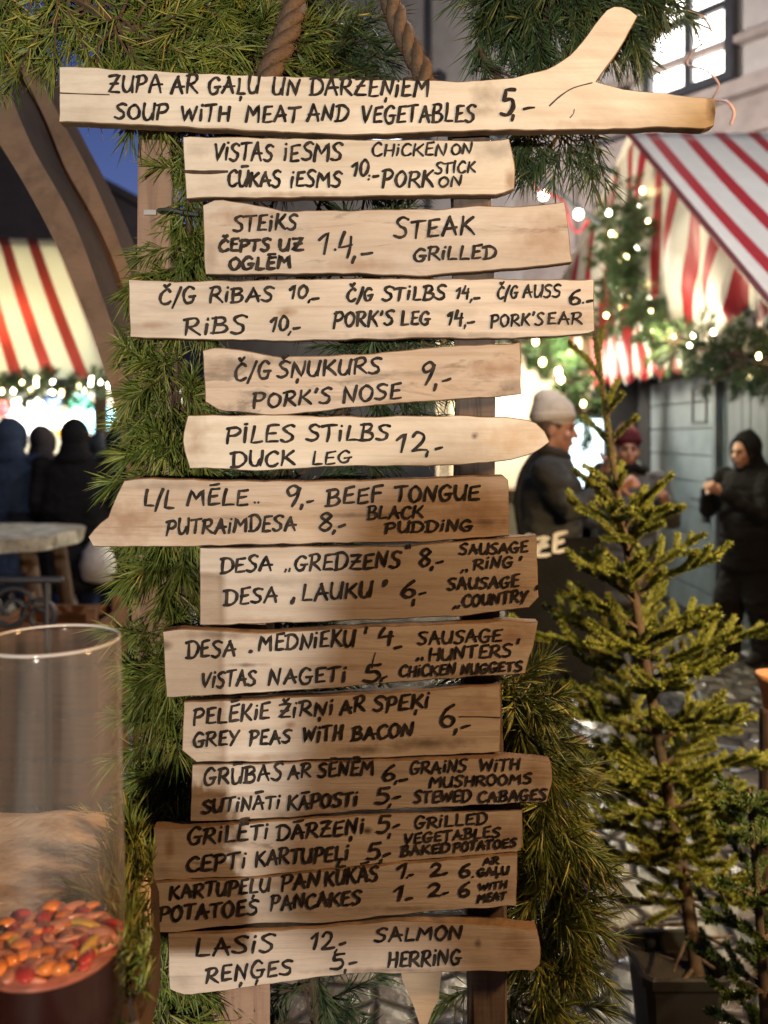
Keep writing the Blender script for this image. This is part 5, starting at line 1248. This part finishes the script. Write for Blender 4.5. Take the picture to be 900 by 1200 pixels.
person('woman in maroon beret, black scarf and grey coat standing behind the spruce leader', (q.x, 5.5, 0), math.radians(-8), 1.62, (0.13, 0.135, 0.14), (0.02, 0.02, 0.024),
   [((-.24, -.10, 1.05), (-.08, -.30, 1.08), (.5, .2, 0)), ((.26, -.08, 1.05), (.18, -.30, 1.20), (-.5, .2, 0))], hat=(0.10, 0.022, 0.03), hair=(0.03, 0.02, 0.016), scarf=(0.012, 0.012, 0.014), coat_len=.5, wide=1.0)
q = P(874, 0, 6.1)
person('woman in black hooded jacket and wide trousers holding food beside the blue door', (q.x, 6.1, 0), math.radians(-62), 1.60, (0.016, 0.016, 0.018), (0.018, 0.018, 0.020),
   [((-.23, -.13, 1.05), (-.05, -.32, 1.21), (.5, 0, 0)), ((.24, -.13, 1.04), (.07, -.33, 1.20), (-.5, 0, 0))], hood=True, hair=(0.01, 0.008, 0.008), head_down=.22, coat_len=.26, wide=1.05, leg_w=1.5, legs_apart=.045)
relax = [((-.27, .02, 1.12), (-.25, -.12, .88), (.5, 0, 0)), ((.27, .02, 1.12), (.25, -.12, .88), (-.5, 0, 0))]
hold = [((-.25, -.10, 1.10), (-.08, -.30, 1.22), (.5, 0, 0)), ((.25, -.10, 1.10), (.08, -.30, 1.22), (-.5, 0, 0))]
for (px, Y, rt, H, ct_, tr2, ar_, lab, cl) in (
   (14, 6.7, 165, 1.71, (0.030, 0.045, 0.085), (0.03, 0.045, 0.09), hold, 'person in navy hooded coat at the left edge facing the left stall', .6),
   (88, 6.5, 190, 1.70, (0.009, 0.009, 0.011), (0.012, 0.02, 0.06), relax, 'person in black hooded coat standing below the green lantern', .7),
   (50, 7.5, 172, 1.66, (0.05, 0.04, 0.045), (0.02, 0.02, 0.03), hold, 'person in dull plum hooded coat half hidden between the navy coat and the black coat', .5),
   (116, 7.3, 200, 1.60, (0.07, 0.075, 0.085), (0.02, 0.025, 0.04), hold, 'person in slate-grey hooded coat behind the right shoulder of the black coat', .5),
   (142, 6.9, 150, 1.66, (0.012, 0.014, 0.022), (0.012, 0.016, 0.035), relax, 'person in dark hooded jacket beside the timber arch', .5)):
    q = P(px, 0, Y); person(lab, (q.x, Y, 0), math.radians(rt), H, ct_, tr2, ar_, hood=True, coat_len=cl, face=False, wide=1.32, hair=(0.01, .01, .01))
q = P(54, 0, 6.2)
person('child in brown jacket between the navy coat and the black coat', (q.x, 7.2, 0), math.radians(180), 1.22, (0.11, 0.055, 0.04), (0.02, 0.02, 0.03),
   [((-.19, .02, .80), (-.18, -.10, .63), (.5, 0, 0)), ((.19, .02, .80), (.18, -.10, .63), (-.5, 0, 0))], hat=(0.10, 0.05, 0.04), face=False, wide=1.1)
bq = P(114, 655, 6.3); bgm = MB()
bgm.loft([bq+Vector((0, 0, .13)), bq+Vector((0, 0, .06)), bq+Vector((.01, 0, -.06)), bq+Vector((0, 0, -.15))], [(.05, .03), (.11, .07), (.14, .08), (.11, .06)], 14)
tag(bgm.obj('carrier_bag', M['paper'], None, bq, smooth=True), 'white carrier bag hanging beside the black coat under the table level', 'bag')
# the visitor who stands at the viewpoint and shades the lower right of the boards
person('person in dark winter coat standing in front of the menu boards', (0.03, -.83, 0), math.radians(180), 1.78, (0.05, 0.05, 0.055), (0.03, 0.03, 0.04),
  [((-.29, -.02, 1.21), (-.12, -.30, 1.40), (.5, 0, 0)), ((.275, -.02, 1.225), (.12, -.30, 1.42), (-.5, 0, 0))], hair=(0.04, 0.03, 0.02), coat_len=.55, wide=1.1)

# terracotta pot at the right edge
M['terra'] = plain('terracotta', (0.50, 0.22, 0.09), .7, bump=.2)
tq = P(908, 812, 2.6); tq.z = 0
ps = thing('wooden_stake', 'dark round wooden stake at the right edge under the terracotta pot', 'stake', tq)
zs = EYE-(830-HZ)/F*2.6
MB().lathe(tq, [(0, 0), (.05, 0), (.047, .1), (.045, zs-.01), (.042, zs), (0, zs)], 20).obj('stump_wood', M['dark_wood'], ps)
tpp = Vector((tq.x, tq.y, zs+.001))
tag(MB().lathe(tpp, [(0, 0), (.032, 0), (.048, .085), (.055, .086), (.056, .105), (.050, .106), (.044, .09), (0, .085)], 24).obj('terracotta_pot', M['terra'], None, tpp, smooth=True), 'small terracotta pot at the right edge of the picture', 'pot')
